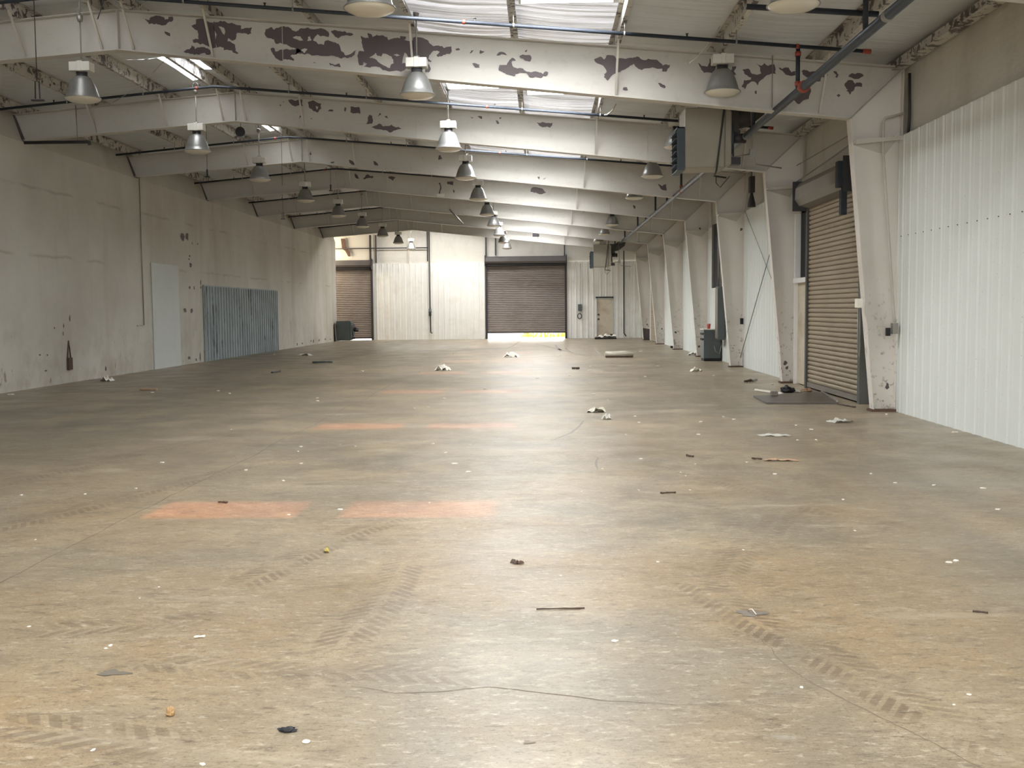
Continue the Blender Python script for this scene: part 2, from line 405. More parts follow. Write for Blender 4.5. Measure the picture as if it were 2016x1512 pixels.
ribbon(mb, fp([(995, 688), (1015, 678), (1027, 670)]), .06, 2, jit=.05)
def blotch(mb, c, rx, ry, mi, z=.002, n=22, seed=0):
    rnd = random.Random(seed); mb.mi = mi
    ph = rnd.random() * 9
    vs = []
    for k in range(n):
        t = 2 * math.pi * k / n; q = 1 + .35 * math.sin(3 * t + ph) + rnd.uniform(-.25, .25)
        vs.append(mb.bm.verts.new((c.x + rx * q * math.cos(t), c.y + ry * q * math.sin(t), z)))
    mb._f(vs); mb.mi = 0
blotch(mb, on_z(224, 1325), .065, .035, 3, seed=3)
blotch(mb, on_z(1478, 1208), .07, .05, 3, seed=6)
blotch(mb, on_z(1040, 1462), .02, .015, 2, seed=8)
floor = struct(mb.build('floor', ['floor', 'crack', 'skid', 'stain_dark'], fix=False))

# ground outside the far door
mb = MB(); mb.sheet([(-30, FAR + .3, -.02), (30, FAR + .3, -.02), (30, FAR + 60, -.02), (-30, FAR + 60, -.02)])
struct(mb.build('ground', 'outside', fix=False))
mb = MB()
for i in range(260):
    x = random.uniform(-1.2, 1.4); y = FAR + random.uniform(3.0, 6.0); h = random.uniform(.15, .5)
    a = random.uniform(0, 6.3); dx, dy = .03 * math.cos(a), .03 * math.sin(a)
    mb.sheet([(x - dx, y - dy, -.02), (x + dx, y + dy, -.02), (x + random.uniform(-.1, .1), y, h)])
tag(mb.build('roadside_weeds', 'weeds', fix=False), 'yellow green weeds outside seen under the half-open far roller door', 'weeds', kind='stuff')

# ------------------------------------------------------------------ walls
def corrugated(mb, p0, p1, z0, z1, inward, pitch=.305, depth=.02, th=.0, waves=0.0):
    """ribbed wall sheet from p0 to p1 in plan; ribs stand out along the inward direction"""
    p0, p1 = Vector((p0[0], p0[1], 0)), Vector((p1[0], p1[1], 0)); d = p1 - p0; L = d.length; d.normalize(); n = Vector((inward[0], inward[1], 0))
    pts = []; t = 0.0
    while t < L - .001:
        for (dt, h) in ((0, 0), (.10, 0), (.115, .25), (.125, .25), (.14, 0), (.185, 0), (.21, 1), (.27, 1), (.295, 0)):
            if t + dt * pitch / .305 < L: pts.append((t + dt * pitch / .305, h * depth))
        t += pitch
    pts.append((L, 0))
    cols = []
    for (t, h) in pts:
        q = p0 + d * t + n * h
        cols.append((mb.bm.verts.new((q.x, q.y, z0)), mb.bm.verts.new((q.x, q.y, z1))))
    for a, b in zip(cols, cols[1:]): mb._f([a[0], b[0], b[1], a[1]])
    return mb

# right wall: insulated upper band + sheets, with openings for the doors
TOPR = 4.11
mb = MB(); mb.mi = 0
mb.grid(lambda u, v: (XR + .12 + .035 * noise.noise(Vector((0, (-9 + u * 66.3) * .7, v * 2))), -9 + u * 66.3, TOPR - .3 + v * (zs(XR + .12) - TOPR + .32)), 260, 8)
mb.mi = 1
def rsheet(a, b, z0=0.0, z1=TOPR): corrugated(mb, (XR, a), (XR, b), z0, z1, (-1, 0), depth=.013)
D1 = (17.45, 20.85, 3.6)            # near roller door in the right wall
rsheet(-9, 16.15); rsheet(16.35, D1[0] - .1)
rsheet(22.4, 28.3)
rsheet(28.5, 31.75); rsheet(31.75, 33.4, 0, 2.2); rsheet(33.4, 34.4)
rsheet(34.6, 40.5); rsheet(40.7, 46.6); rsheet(52.9, FAR)
rsheet(46.8, 47.3); rsheet(51.8, 52.7); rsheet(47.3, 51.8, 3.7, TOPR)
mb.mi = 0
mb.sheet([(XR + .12, D1[0] - .1, D1[2]), (XR + .12, 22.3, D1[2]), (XR + .12, 22.3, TOPR), (XR + .12, D1[0] - .1, TOPR)])
for j in range(24):
    y = 9.3 + j * .305
    mb.mi = 2; mb.box(XR - .024, XR - .015, y + .226, y + .238, 2.62, 2.632)
mb.mi = 2   # dark backing seen through the gaps
mb.sheet([(XR + .25, -9, 0), (XR + .25, FAR + .3, 0), (XR + .25, FAR + .3, 6), (XR + .25, -9, 6)])
struct(mb.build('wall_right', ['insul', 'white_metal', 'black'], fix=False))

# left partition
PEND = 55.8
mb = MB(); mb.mi = 0
mb.sheet([(XL, -9, 0), (XL, PEND, 0), (XL, PEND, 5.2), (XL, -9, 5.2)])
mb.sheet([(XL, -9, 5.2), (XL, PEND, 5.2), (XL - .3, PEND, 6.1), (XL - .3, -9, 6.1)])
mb.sheet([(XL, PEND, 0), (XL - .25, PEND, 0), (XL - .25, PEND, 6.1), (XL, PEND, 5.2)])
mb.sheet([(XL - .25, PEND, 0), (XL - .25, -9, 0), (XL - .25, -9, 6.1), (XL - .25, PEND, 6.1)])
mb.mi = 1      # holes knocked in the board
def hole(px, py, w_, h_, seed):
    rnd = random.Random(seed); c = on_x(px, py, XL); vs = []
    for k in range(12):
        t = 2 * math.pi * k / 12; q = 1 + rnd.uniform(-.3, .3)
        vs.append((XL + .004, c.y + w_ * q * math.cos(t), c.z + h_ * q * math.sin(t)))
    mb.sheet(vs)
for i, (px, py, a, b) in enumerate([(359, 466, .16, .12), (368, 466, .13, .12), (378, 479, .03, .05), (373, 504, .09, .03), (372, 510, .07, .03), (375, 522, .12, .06),
        (373, 566, .08, .05), (382, 567, .06, .07), (395, 556, .05, .1), (395, 566, .05, .05), (364, 611, .12, .07), (377, 612, .13, .07), (389, 480, .05, .03),
        (124, 657, .03, .05), (137, 627, .04, .07), (125, 641, .03, .05), (107, 646, .03, .03), (78, 699, .04, .02), (93, 699, .04, .02), (90, 730, .06, .02), (208, 726, .04, .06),
        (617, 672, .12, .10), (612, 671, .1, .05), (640, 668, .15, .05), (650, 668, .1, .04), (585, 678, .1, .06), (595, 676, .1, .05), (628, 670, .15, .05),
        (340, 702, .06, .09), (352, 708, .08, .1), (372, 704, .12, .05), (394, 702, .08, .14), (386, 708, .08, .04)]): hole(px, py, a, b, i)
struct(mb.build('wall_left', ['leftwall', 'peeled'], fix=False))
# pale board patch and blue-grey sheet fixed over the left wall
a, b = on_x(305, 723, XL + .03), on_x(357, 716, XL + .03)
mb = MB(); mb.box(XL + .005, XL + .03, a.y, b.y, 0, 2.98)
tag(mb.build('patch_board', 'white_patch'), 'tall pale bluish board patch screwed to the left wall beside the grey sheet', 'board')
mb = MB(); a, b = on_x(405, 709, XL + .03), on_x(548, 687, XL + .03)
corrugated(mb, (XL + .02, b.y), (XL + .02, a.y), .0, 2.42, (1, 0), depth=.04)
mb.box(XL + .004, XL + .045, a.y - .04, a.y, 0, 2.44); mb.box(XL + .004, XL + .045, b.y, b.y + .04, 0, 2.44); mb.box(XL + .004, XL + .05, a.y, b.y, 2.42, 2.46)
tag(mb.build('corrugated_panel', 'blue_metal', fix=False), 'wide blue-grey corrugated metal sheet streaked with scrapes low on the left wall', 'metal panel')
mb = MB(); a = on_x(272.5, 345, XL); mb.tube([(XL + .02, a.y, zs(XL) - .6), (XL + .02, a.y, 1.25)], .012, 6); mb.bar((XL + .02, a.y, 1.25), (XL + .02, a.y - .5, 1.25), .02, .02)
tag(mb.build('wall_conduit', 'galv'), 'thin vertical conduit running down the left wall before the pale board', 'conduit')

# far wall
def fx(px): return on_y(px, 600, FAR).x
def fz(px, py): return on_y(px, py, FAR).z
CDX = (fx(960), fx(1112)); LDX = (fx(560), fx(731)); MDX = (fx(1173.5), fx(1207)); FT = 4.1
mb = MB(); mb.mi = 0
mb.grid(lambda u, v: (-16 + u * 21.8, FAR + .06 + .04 * noise.noise(Vector(((-16 + u * 21.8) * .6, v * 3, 1))), 4.0 + v * (6.45 - 4.0)), 80, 10)
mb.mi = 1
corrugated(mb, (LDX[1] + .08, FAR), (CDX[0] - .06, FAR), 0, FT, (0, -1), depth=.03)
corrugated(mb, (CDX[1] + .06, FAR), (MDX[0], FAR), 0, FT, (0, -1), depth=.03); corrugated(mb, (MDX[1], FAR), (XR + .1, FAR), 0, FT, (0, -1), depth=.03)
corrugated(mb, (MDX[0], FAR), (MDX[1], FAR), 2.16, FT, (0, -1), depth=.03)
corrugated(mb, (-16, FAR), (LDX[0] - .1, FAR), 0, FT, (0, -1), depth=.03)
struct(mb.build('wall_far', ['insul', 'far_white'], fix=False))
# torn paper facing above the left far door
mb = MB()
mb.prism([(fx(674), fz(674, 470)), (fx(682), fz(682, 470)), (fx(684), fz(684, 487)), (fx(691), fz(691, 496)), (fx(692), fz(692, 505)), (fx(688), fz(688, 505)), (fx(682), fz(682, 494)), (fx(676), fz(676, 490))], 'y', FAR - .06, FAR - .02)
tag(mb.build('torn_facing', 'rust'), 'torn brown strip of insulation hanging above the far left roller door', 'insulation')
# posts and pipes on the far wall
def far_post(px, ya, yb, wd, name, label, m='dark', dy=.1):
    mb = MB(); x = fx(px); mb.box(x - wd / 2, x + wd / 2, FAR - dy, FAR - .002, fz(px, yb), fz(px, ya))
    return tag(mb.build(name, m), label, 'post')
far_post(731.5, 463, 512, .1, 'wall_post', 'dark post rising right of the far left roller door hood')
far_post(742.5, 463, 518, .05, 'wall_post', 'thin dark post second to the right of the far left roller door')
far_post(958, 462, 506, .08, 'wall_post', 'dark post above the left end of the middle roller door')
far_post(977, 462, 503, .07, 'wall_post', 'dark post above the middle roller door, right of its left end')
far_post(1112, 472, 505, .06, 'wall_post', 'dark post above the right end of the middle roller door')
far_post(806, 460, 518, .05, 'wall_post', 'pale stud on the far wall between the sheet and the roof', 'cream')
t = thing('sprinkler_riser', 'dark water riser pipe running down the far wall between the two roller doors', 'pipe', (fx(847), FAR - .12, 0))
z1 = fz(847, 656)
mb = MB(); mb.tube([(0, 0, 5.9), (0, 0, fz(847, 600)), (.02, 0, z1 + .05), (.1, 0, z1)], .035, 8); mb.build('pipe', 'dark', t)
mb = MB(); mb.tube([(-.1, 0.05, 5.9), (-.1, 0.05, 4.2)], .03, 8); mb.build('side_pipe', 'dark', t)
mb = MB(); mb.tube([(0, 0, fz(847, 608)), (0, 0, fz(847, 622))], .07, 10); mb.tube([(-.08, -.06, fz(847, 614)), (.1, -.06, fz(847, 614))], .02, 6); mb.build('valve', 'main', t)
mb = MB(); z = fz(760, 489); mb.tube([(fx(600), FAR - .15, z), (fx(845), FAR - .15, z)], .03, 8)
tag(mb.build('wall_pipe', 'dark'), 'thin dark pipe running level across the far wall above the left sheets', 'pipe')

# closing walls behind the camera and to the left bay
mb = MB()
mb.sheet([(-16, -9, 0), (-6.2, -9, 0), (-6.2, -9, 6.5), (-16, -9, 6.5)]); mb.sheet([(3.2, -9, 0), (6, -9, 0), (6, -9, 6.5), (3.2, -9, 6.5)]); mb.sheet([(-6.2, -9, 4.2), (3.2, -9, 4.2), (3.2, -9, 6.5), (-6.2, -9, 6.5)])  # opening in this unseen rear wall is assumed, left for the added lamp
struct(mb.build('wall_rear', 'insul', fix=False))
mb = MB(); mb.sheet([(-14.5, 50, 0), (-14.5, FAR + .3, 0), (-14.5, FAR + .3, 6.5), (-14.5, 50, 6.5)]); mb.sheet([(-14.5, 50, 0), (XL - .2, 50, 0), (XL - .2, 50, 6.5), (-14.5, 50, 6.5)])
struct(mb.build('wall_side', 'insul', fix=False))

# ------------------------------------------------------------------ roof
PX = [-14.0, -12.4, -10.88, -9.36, -7.84, -6.65, -6.17, -4.96, -3.44, -1.92, -.40, 1.12, 2.64, 4.16, 5.62]
mb = MB()
def roofcell(a, b, ya, yb, ny):
    mb.mi = 1 if -1.93 < (a + b) / 2 < 1.13 else 0
    def fn(u, v):
        x = a + (b - a) * u; y = ya + (yb - ya) * v
        uu = (x - A_) / (B_ - A_)
        sag = .045 * math.sin(math.pi * uu) * (.7 + .6 * noise.noise(Vector((x * .5, y * .9, 2))))
        wr = .012 * noise.noise(Vector((x * 1.2, y * 4.0, 5)))
        z = zs(x)
        return (x, y, z - max(0, sag) - wr * math.sin(math.pi * uu))
    mb.grid(fn, 6, max(2, ny))
for a, b in zip(PX, PX[1:]):
    A_, B_ = a, b
    holes = []
    for (s0, s1) in SLOT:
        if a < (s0 + s1) / 2 < b:
            for y in SLY: holes.append((y, y + .7, s0, s1))
    if (a, b) == (-7.84, -6.65):
        for y in (1.3, 7.4, 13.5, 19.6, 25.7): holes.append((y, y + 2.0, -7.05, -6.72))
    if (a, b) == (-6.65, -6.17):
        for y in (1.3, 7.4, 13.5, 19.6, 25.7): holes.append((y, y + 1.3, -6.6, -6.25))
    if -8 < a and b < 3: holes.append((53.9, 54.7, a + .04, b - .04))  # unseen slots added for the end bay fill lamp
    y = -9.0
    for (h0, h1, s0, s1) in sorted(holes):
        if h0 > y: roofcell(a, b, y, h0, int((h0 - y) * 5))
        if s0 - a > .01: roofcell(a, s0, h0, h1, 4)
        if b - s1 > .01: roofcell(s1, b, h0, h1, 4)
        y = h1
    roofcell(a, b, y, FAR + .3, int((FAR - y) * 5))
struct(mb.build('ceiling', ['roof', 'film'], fix=False))
mb = MB(); mb.prism([(-8, 6.5), (-6.4, 6.62), (3, 5.9), (3, 5.92), (-6.4, 6.64), (-8, 6.52)], 'y', 53.85, 54.75); struct(mb.build('window_40', 'film'))  # unseen panel added over the end bay fill slots
for i, y in enumerate((1.3, 7.4, 13.5, 19.6, 25.7)):
    mb = MB(); mb.prism([(-7.12, 6.50), (-6.4, 6.62), (-6.2, 6.60), (-6.2, 6.62), (-6.4, 6.64), (-7.12, 6.52)], 'y', y - .05, y + 2.05)
    struct(mb.build('window_%d' % (30 + i), 'film'))  # sheets added above the ridge openings to keep the sun out
# curbs around the roof openings
n = 0
for y in SLY[2:9]:
    for (a, b) in SLOT:
        n += 1; mb = MB(); z = zs(a) - .0
        for (p, q, r, s_) in ((a - .03, a, y, y + .7), (b, b + .03, y, y + .7), (a - .03, b + .03, y - .03, y), (a - .03, b + .03, y + .7, y + .73)):
            mb.box(p, q, r, s_, zs((a + b) / 2) - .06, zs((a + b) / 2) + .12)
        struct(mb.build('window_%d' % n, 'white_patch'))

# purlins
def zpurl(x, y0, y1):
    mb = MB(); z = zt(x); s_ = -1 if x < RIDGE else 1
    mb.box(-.003, .003, y0, y1, z, z + .2)
    mb.box(-.003, .065 * s_ if s_ > 0 else .003, y0, y1, z - .004, z) if s_ > 0 else mb.box(-.065, .003, y0, y1, z - .004, z)
    mb.box(-.065, .003, y0, y1, z + .185, z + .19) if s_ > 0 else mb.box(-.003, .065, y0, y1, z + .185, z + .19)
    return mb
ords = ['first', 'second', 'third', 'fourth', 'fifth', 'sixth', 'seventh', 'eighth', 'ninth', 'tenth']
for x in PX[2:14]:
    if x < RIDGE:
        i = [-6.65, -7.84, -9.36, -10.88].index(x); lab = 'peeling cream roof purlin, %s to the left of the ridge' % ords[i]
    else:
        i = [-6.17, -4.96, -3.44, -1.92, -.40, 1.12, 2.64, 4.16].index(x); lab = 'peeling cream roof purlin, %s to the right of the ridge' % ords[i]
    o = zpurl(x, -9, FAR).build('roof_purlin', 'purlin'); o.location = (x, 0, 0)
    tag(o, lab, 'purlin', 'roof purlins')
mb = MB(); mb.box(5.28, 5.40, -9, FAR, zt(5.4) - .02, zt(5.4) + .12); mb.box(5.22, 5.40, -9, FAR, zt(5.4) - .03, zt(5.4) - .02)
tag(mb.build('eave_strut', 'purlin'), 'grimy eave beam along the top of the right wall', 'beam')

# ------------------------------------------------------------------ steel frames
def C(ox, oy, sc_, poly): return [(ox + a / sc_, oy + b / sc_) for a, b in poly]
A = lambda p: C(250, 20, 6.72, p)
Bc = lambda p: C(500, 30, 4.8, p)
Cc = lambda p: C(880, 60, 4.2, p)
D = lambda p: C(1340, 100, 5.04, p)
E = lambda p: C(500, 0, 3.877, p)
G = lambda p: C(800, 200, 3.877, p)
H = lambda p: C(300, 200, 3.877, p)
CH = {1: [
 A([(235,115),(300,128),(305,100),(340,85),(380,68),(440,75),(490,95),(505,125),(545,120),(545,85),(580,85),(610,90),(612,125),(590,155),(545,160),(520,190),(450,200),(405,190),(385,175),(360,190),(290,185),(265,150)]),
 A([(500,275),(565,300),(568,345),(525,330),(498,305)]),
 A([(910,120),(960,115),(1030,120),(1080,155),(1110,165),(1135,165),(1180,500),(1110,510),(1050,465),(1000,440),(960,450),(880,430),(868,390),(950,378),(945,320),(935,270),(890,250),(850,205),(915,180)]),
 A([(1140,155),(1200,160),(1240,140),(1290,145),(1340,175),(1385,165),(1420,180),(1470,200),(1510,205),(1505,250),(1560,235),(1620,235),(1655,230),(1645,315),(1600,325),(1560,305),(1500,300),(1450,310),(1440,380),(1390,405),(1340,370),(1330,415),(1400,440),(1430,460),(1435,530),(1475,565),(1460,580),(1410,565),(1385,530),(1280,530),(1280,495),(1190,495)]),
 A([(745,545),(790,520),(830,515),(860,462),(895,485),(905,515),(980,485),(1040,500),(1100,525),(1125,555),(1100,585),(1050,590),(1030,565),(1000,570),(960,590),(890,595),(820,570)]),
 Bc([(100,170),(115,130),(165,110),(195,135),(240,115),(300,112),(350,125),(400,155),(430,130),(490,122),(540,130),(660,130),(710,170),(705,205),(630,200),(600,180),(560,230),(562,240),(660,280),(665,255),(700,235),(740,250),(800,270),(825,340),(865,380),(900,370),(935,350),(970,320),(950,375),(890,405),(860,395),(825,410),(760,385),(640,385),(600,378),(540,380),(530,370),(475,372),(390,370),(400,320),(330,290),(290,275),(205,270),(190,230),(130,215)]),
 Bc([(155,315),(190,310),(205,345),(250,325),(310,318),(380,325),(420,315),(450,350),(400,372),(360,370),(345,385),(380,415),(375,435),(340,420),(290,415),(270,430),(225,415),(180,370)]),
 Bc([(725,150),(760,138),(800,150),(855,150),(880,170),(935,175),(935,188),(880,188),(830,195),(795,220),(750,180)]),
 Bc([(1010,195),(1050,215),(1085,215),(1075,168),(1110,180),(1120,205),(1160,185),(1220,190),(1260,205),(1270,235),(1330,215),(1380,220),(1385,195),(1440,205),(1420,235),(1465,245),(1510,240),(1512,440),(1470,470),(1420,520),(1390,535),(1300,530),(1220,520),(1190,490),(1130,485),(1100,495),(1040,488),(1070,460),(1030,440),(1030,470),(1000,475),(985,430),(990,340),(1040,345),(1025,290),(1020,240)]),
 Bc([(1500,215),(1600,215),(1650,245),(1690,290),(1740,285),(1780,290),(1800,310),(1865,295),(1870,330),(1855,365),(1790,375),(1740,395),(1725,375),(1755,345),(1700,335),(1655,380),(1650,415),(1685,430),(1670,445),(1640,440),(1670,500),(1650,540),(1620,540),(1600,470),(1500,450)]),
 Bc([(1905,320),(1930,310),(1948,325),(1915,335)]), Bc([(710,450),(740,460),(770,470),(805,455),(820,488),(770,485),(720,475)]), Bc([(558,450),(575,442),(590,458)]),
 Cc([(190,190),(200,165),(222,160),(205,185)]), Cc([(270,193),(275,162),(322,175),(295,185)]), Cc([(410,208),(425,185),(475,183),(497,205)]), Cc([(208,272),(235,270),(268,280),(268,308),(235,308)]),
 Cc([(430,330),(435,285),(495,285),(520,240),(535,225),(570,248),(535,255),(540,290),(600,310),(650,335),(700,345),(760,345),(795,360),(820,337),(838,350),(825,375),(800,372),(775,393),(690,390),(655,350),(600,345),(560,355),(565,375),(520,370),(480,352)]),
 Cc([(600,210),(625,198),(690,205),(700,230),(685,257),(640,245),(610,230)]), Cc([(642,170),(665,157),(655,180)]),
 Cc([(1215,240),(1260,218),(1300,240),(1320,205),(1370,205),(1400,235),(1480,235),(1520,225),(1570,215),(1630,245),(1700,240),(1750,255),(1785,290),(1845,285),(1825,315),(1812,342),(1780,338),(1780,315),(1700,305),(1610,328),(1560,300),(1545,275),(1490,310),(1430,345),(1380,360),(1330,415),(1300,390),(1298,360),(1320,345),(1290,290)]),
 Cc([(1455,490),(1460,470),(1485,467),(1497,490)]), Cc([(1745,435),(1780,445),(1810,465),(1800,480),(1765,465)]),
 D([(165,120),(210,150),(270,155),(285,120),(282,80),(350,80),(345,180),(310,220),(230,220),(205,190)]), D([(510,155),(552,155),(530,200),(555,240),(480,235)]),
 D([(612,190),(650,180),(680,182),(710,230),(760,240),(800,225),(750,125),(800,150),(830,122),(870,150),(930,135),(945,230),(880,238),(830,265),(800,290),(765,345),(740,310),(700,305),(640,380),(605,355),(630,290),(700,285),(700,265),(640,235)]),
 D([(970,165),(1010,180),(1070,165),(1100,215),(1140,200),(1140,240),(1045,238)]), D([(1200,200),(1220,185),(1280,210),(1335,200),(1440,215),(1460,240),(1440,265),(1400,260),(1390,305),(1355,305),(1270,265),(1210,235)]),
 D([(1515,200),(1550,210),(1570,240),(1550,270),(1535,260),(1545,240)]), D([(1665,260),(1700,220),(1770,220),(1818,248),(1770,278),(1700,268)]),
 D([(1625,330),(1665,290),(1700,290),(1730,330),(1775,312),(1803,330),(1800,358),(1740,355),(1720,390),(1680,435),(1640,395),(1660,385)]),
 D([(1545,440),(1570,428),(1585,445),(1565,460)]), D([(1125,490),(1150,400),(1290,370),(1270,480),(1220,490),(1170,530)]), D([(735,400),(755,395),(755,425),(738,430)])],
 2: [E([(260,765),(320,770),(370,762),(375,810),(320,812),(285,795)]), E([(412,780),(450,765),(515,790),(515,830),(490,858),(450,845),(420,820)]),
 E([(565,850),(585,835),(605,840),(600,852)]), E([(690,820),(705,825),(700,850),(688,845)]), E([(735,815),(800,815),(812,868),(770,865),(735,855)]),
 E([(880,875),(903,885),(900,945),(855,945),(870,910)]), E([(895,975),(950,945),(990,965),(1050,950),(1075,970),(1128,980),(1080,995),(1030,1010),(990,995),(930,985)]),
 E([(945,890),(960,862),(972,870)]), E([(995,890),(1015,882),(1025,905)]), E([(345,905),(350,880),(365,890)]), E([(420,898),(445,900),(440,912)]), E([(195,805),(205,795),(208,812)]), E([(212,780),(232,772),(225,782)]),
 G([(485,115),(520,120),(500,130)]), G([(540,115),(580,115),(575,135)]), G([(680,145),(695,142),(708,170),(695,172)]), G([(708,120),(728,120),(715,135)]), G([(995,160),(1040,155),(1100,165),(1118,160),(1100,198),(1050,195),(1010,180)])],
 3: [G([(248,410),(262,408),(272,440),(246,445)]), G([(1000,575),(1018,575),(1015,595)]), G([(1040,590),(1068,572),(1055,592)]), G([(1920,630),(1950,645),(1985,630),(1985,680),(1940,665)]),
 H([(1195,405),(1210,380),(1215,405)]), H([(1498,445),(1530,455),(1555,480),(1520,480)]), H([(1685,455),(1705,458),(1722,490),(1700,488)]), H([(1358,465),(1390,458),(1385,470)])],
 4: [H([(1600,590),(1640,555),(1690,570),(1680,585),(1620,595)]), H([(1545,550),(1580,590),(1550,580)]), H([(1800,575),(1860,580),(1835,605)]), G([(955,660),(1000,655),(1040,665),(1070,695),(1000,700),(950,690)]),
 G([(312,610),(360,610),(355,640),(315,630)]), G([(245,620),(258,620),(258,705),(245,705)]), G([(1730,790),(1750,800),(1745,820)]), G([(355,670),(370,680),(360,700)])],
 5: [G([(1345,840),(1380,815),(1385,830)]), G([(1410,828),(1425,832),(1418,840)]), G([(800,780),(825,775),(820,790)])]}
HOLES = {1: [A([(1210,212),(1285,235),(1300,290),(1285,330),(1250,280)]), Bc([(365,210),(400,195),(440,200),(465,240),(420,235)]), Bc([(510,205),(530,198),(545,235),(505,245)]), Bc([(445,330),(480,312),(505,318),(475,360)]),
 Bc([(1090,400),(1150,355),(1170,385),(1205,390),(1215,362),(1300,390),(1320,455),(1300,460),(1285,500),(1240,480),(1180,445),(1140,410)]), Bc([(1320,375),(1350,365),(1385,380),(1350,390)]), Bc([(1425,350),(1455,390),(1455,460),(1400,455)])],
 2: [E([(470,810),(490,815),(480,840)])]}
def ragged(poly, amt, rnd, it=2):
    for _ in range(it):
        q = []
        for i, p in enumerate(poly):
            r = poly[(i + 1) % len(poly)]; q.append(p); dx, dz = r[0] - p[0], r[1] - p[1]; L = math.hypot(dx, dz)
            k = rnd.uniform(-amt, amt); q.append(((p[0] + r[0]) / 2 - dz * k, (p[1] + r[1]) / 2 + dx * k))
        poly = q
    return poly
KX, KZ, OX, OZ = 4.61, 4.40, 5.40, zt(5.40)
def zb(x):                       # underside of the rafter
    return 5.58 - .107 * (x - RIDGE) if x > RIDGE else 5.58 + .075 * (x - RIDGE)
BRX = [-9.36, -7.84, -6.65, -6.17, -4.96, -1.92, 1.12, 4.16]
fdesc = ['nearest steel frame, only its pale rafter edge showing in the top right corner',
 'big cream steel frame across the hall with large dark peeled patches, nearest whole one',
 'cream steel frame second from the camera with scattered peeled spots, behind the near heater',
 'cream steel frame third from the camera, right column beside the crossed brace rods',
 'cream steel frame fourth from the camera, its column past the grey electrical cabinet',
 'cream steel frame fifth from the camera, third from last before the far wall',
 'cream steel frame sixth from the camera, second last before the far wall',
 'cream steel frame farthest from the camera, column scorched dark at its foot']
brackets = []
for k, Y in enumerate(FY):
    t = thing('steel_portal', fdesc[k], 'frame', (0, Y, 0), 'steel roof frames across the hall')
    rnd = random.Random(k)
    for side in (1, -1):
        mb = MB(); mb.mi = 0
        if side > 0:
            out = [(RIDGE, zb(RIDGE)), (KX, KZ), (OX, OZ - .02), (RIDGE, zt(RIDGE) - .02)]
            fb, ft = [(RIDGE, zb(RIDGE)), (KX, KZ)], [(RIDGE, zt(RIDGE)), (OX, OZ)]
        else:
            out = [(XL, zb(XL)), (RIDGE, zb(RIDGE)), (RIDGE, zt(RIDGE) - .02), (XL - .22, zt(XL) - .02)]
            fb, ft = [(XL, zb(XL)), (RIDGE, zb(RIDGE))], [(XL - .2, zt(XL)), (RIDGE, zt(RIDGE))]
        if side > 0:
            def wf(u, v):
                x = RIDGE + (OX - RIDGE) * u; zl = zb(x) if x < KX else KZ + (x - KX) * (OZ - KZ) / (OX - KX)
                zh = zt(x) - .02; amp = max(0, min(1, (x + 5) / 3)) * max(0, min(1, (KX - x) / 1.2))
                dent = .020 * math.exp(-((v - .36 - .06 * noise.noise(Vector((x * .4, k * 3.0, 1)))) / .13) ** 2) * (.55 + .9 * noise.noise(Vector((x * .5, k * 5.0, 7)))) + .010 * noise.noise(Vector((x * 1.1, v * 2, k * 9.0)))
                edge = min(1, v * 12, (1 - v) * 12)
                return (x, -.005 + max(0, dent) * amp * edge, zl + (zh - zl) * v)
            mb.grid(wf, 110, 22)
            mb.sheet([(a, .03, b) for a, b in out])
        else: mb.prism(out, 'y', -.005, .005)
        for (p, q), dz in ((fb, -1), (ft, 0)):
            mb.bar((p[0], 0, p[1] - .006), (q[0], 0, q[1] - .006), .2, .014) if False else mb.prism([(p[0], p[1]), (q[0], q[1]), (q[0], q[1] - .016), (p[0], p[1] - .016)], 'y', -.1, .1)
        # splice and ridge plates
        if side > 0:
            mb.box(RIDGE - .0, RIDGE + .02, -.1, .1, zb(RIDGE) - .02, zt(RIDGE))
            for xs in (-3.9, 1.15) if k % 2 else (-2.6, 2.2): mb.box(xs - .004, xs + .004, -.012, .012, zb(xs), zt(xs))
            mb.prism([(KX, KZ - .01), (KX + .016, KZ - .012), (OX + .016, OZ - .02), (OX, OZ)], 'y', -.1, .1)
            mb.mi = 1
            for c in CH.get(k, []):
                P = [on_y(a, b, Y - .008) for a, b in c]; P = [(p.x, p.z) for p in P]
                mb.sheet([(a, -.008, b) for a, b in ragged(P, .16, rnd)])
            mb.mi = 0
            for c in HOLES.get(k, []):
                P = [on_y(a, b, Y - .011) for a, b in c]; P = [(p.x, p.z) for p in P]
                mb.sheet([(a, -.011, b) for a, b in ragged(P, .12, rnd)])
        else:
            mb.mi = 1; mb.prism([(XL + .0, zb(XL) - .03), (XL + .03, zb(XL) - .03), (XL - .18, zt(XL)), (XL - .21, zt(XL))], 'y', -.1, .1)  # dark end strip stands in for the gap shadow at the wall
        mb.build('rafter', ['cream_web', 'peeled'], t, fix=False)
    for x in BRX:
        for s_ in (-1,):
            mb = MB(); mb.bar((x, s_ * .03, zb(x) + .03), (x + .01, s_ * .52, zt(x) + .03), .03, .03)
            mb.build('flange_brace', 'cream', t)
    # right column
    mb = MB(); ix = 5.02
    mb.prism([(ix, 0.02), (5.34, 0.02), (OX - .01, .5), (OX - .01, OZ - .05), (KX, KZ)], 'y', -.005, .005)
    mb.prism([(ix - .012, 0.01), (ix, 0.01), (KX, KZ), (KX - .012, KZ)], 'y', -.1, .1)
    mb.prism([(5.315, 0.01), (5.33, 0.01), (OX - .015, OZ - .05), (OX - .03, OZ - .05)], 'y', -.1, .1)
    rp = random.Random(40 + k); mb.mi = 1
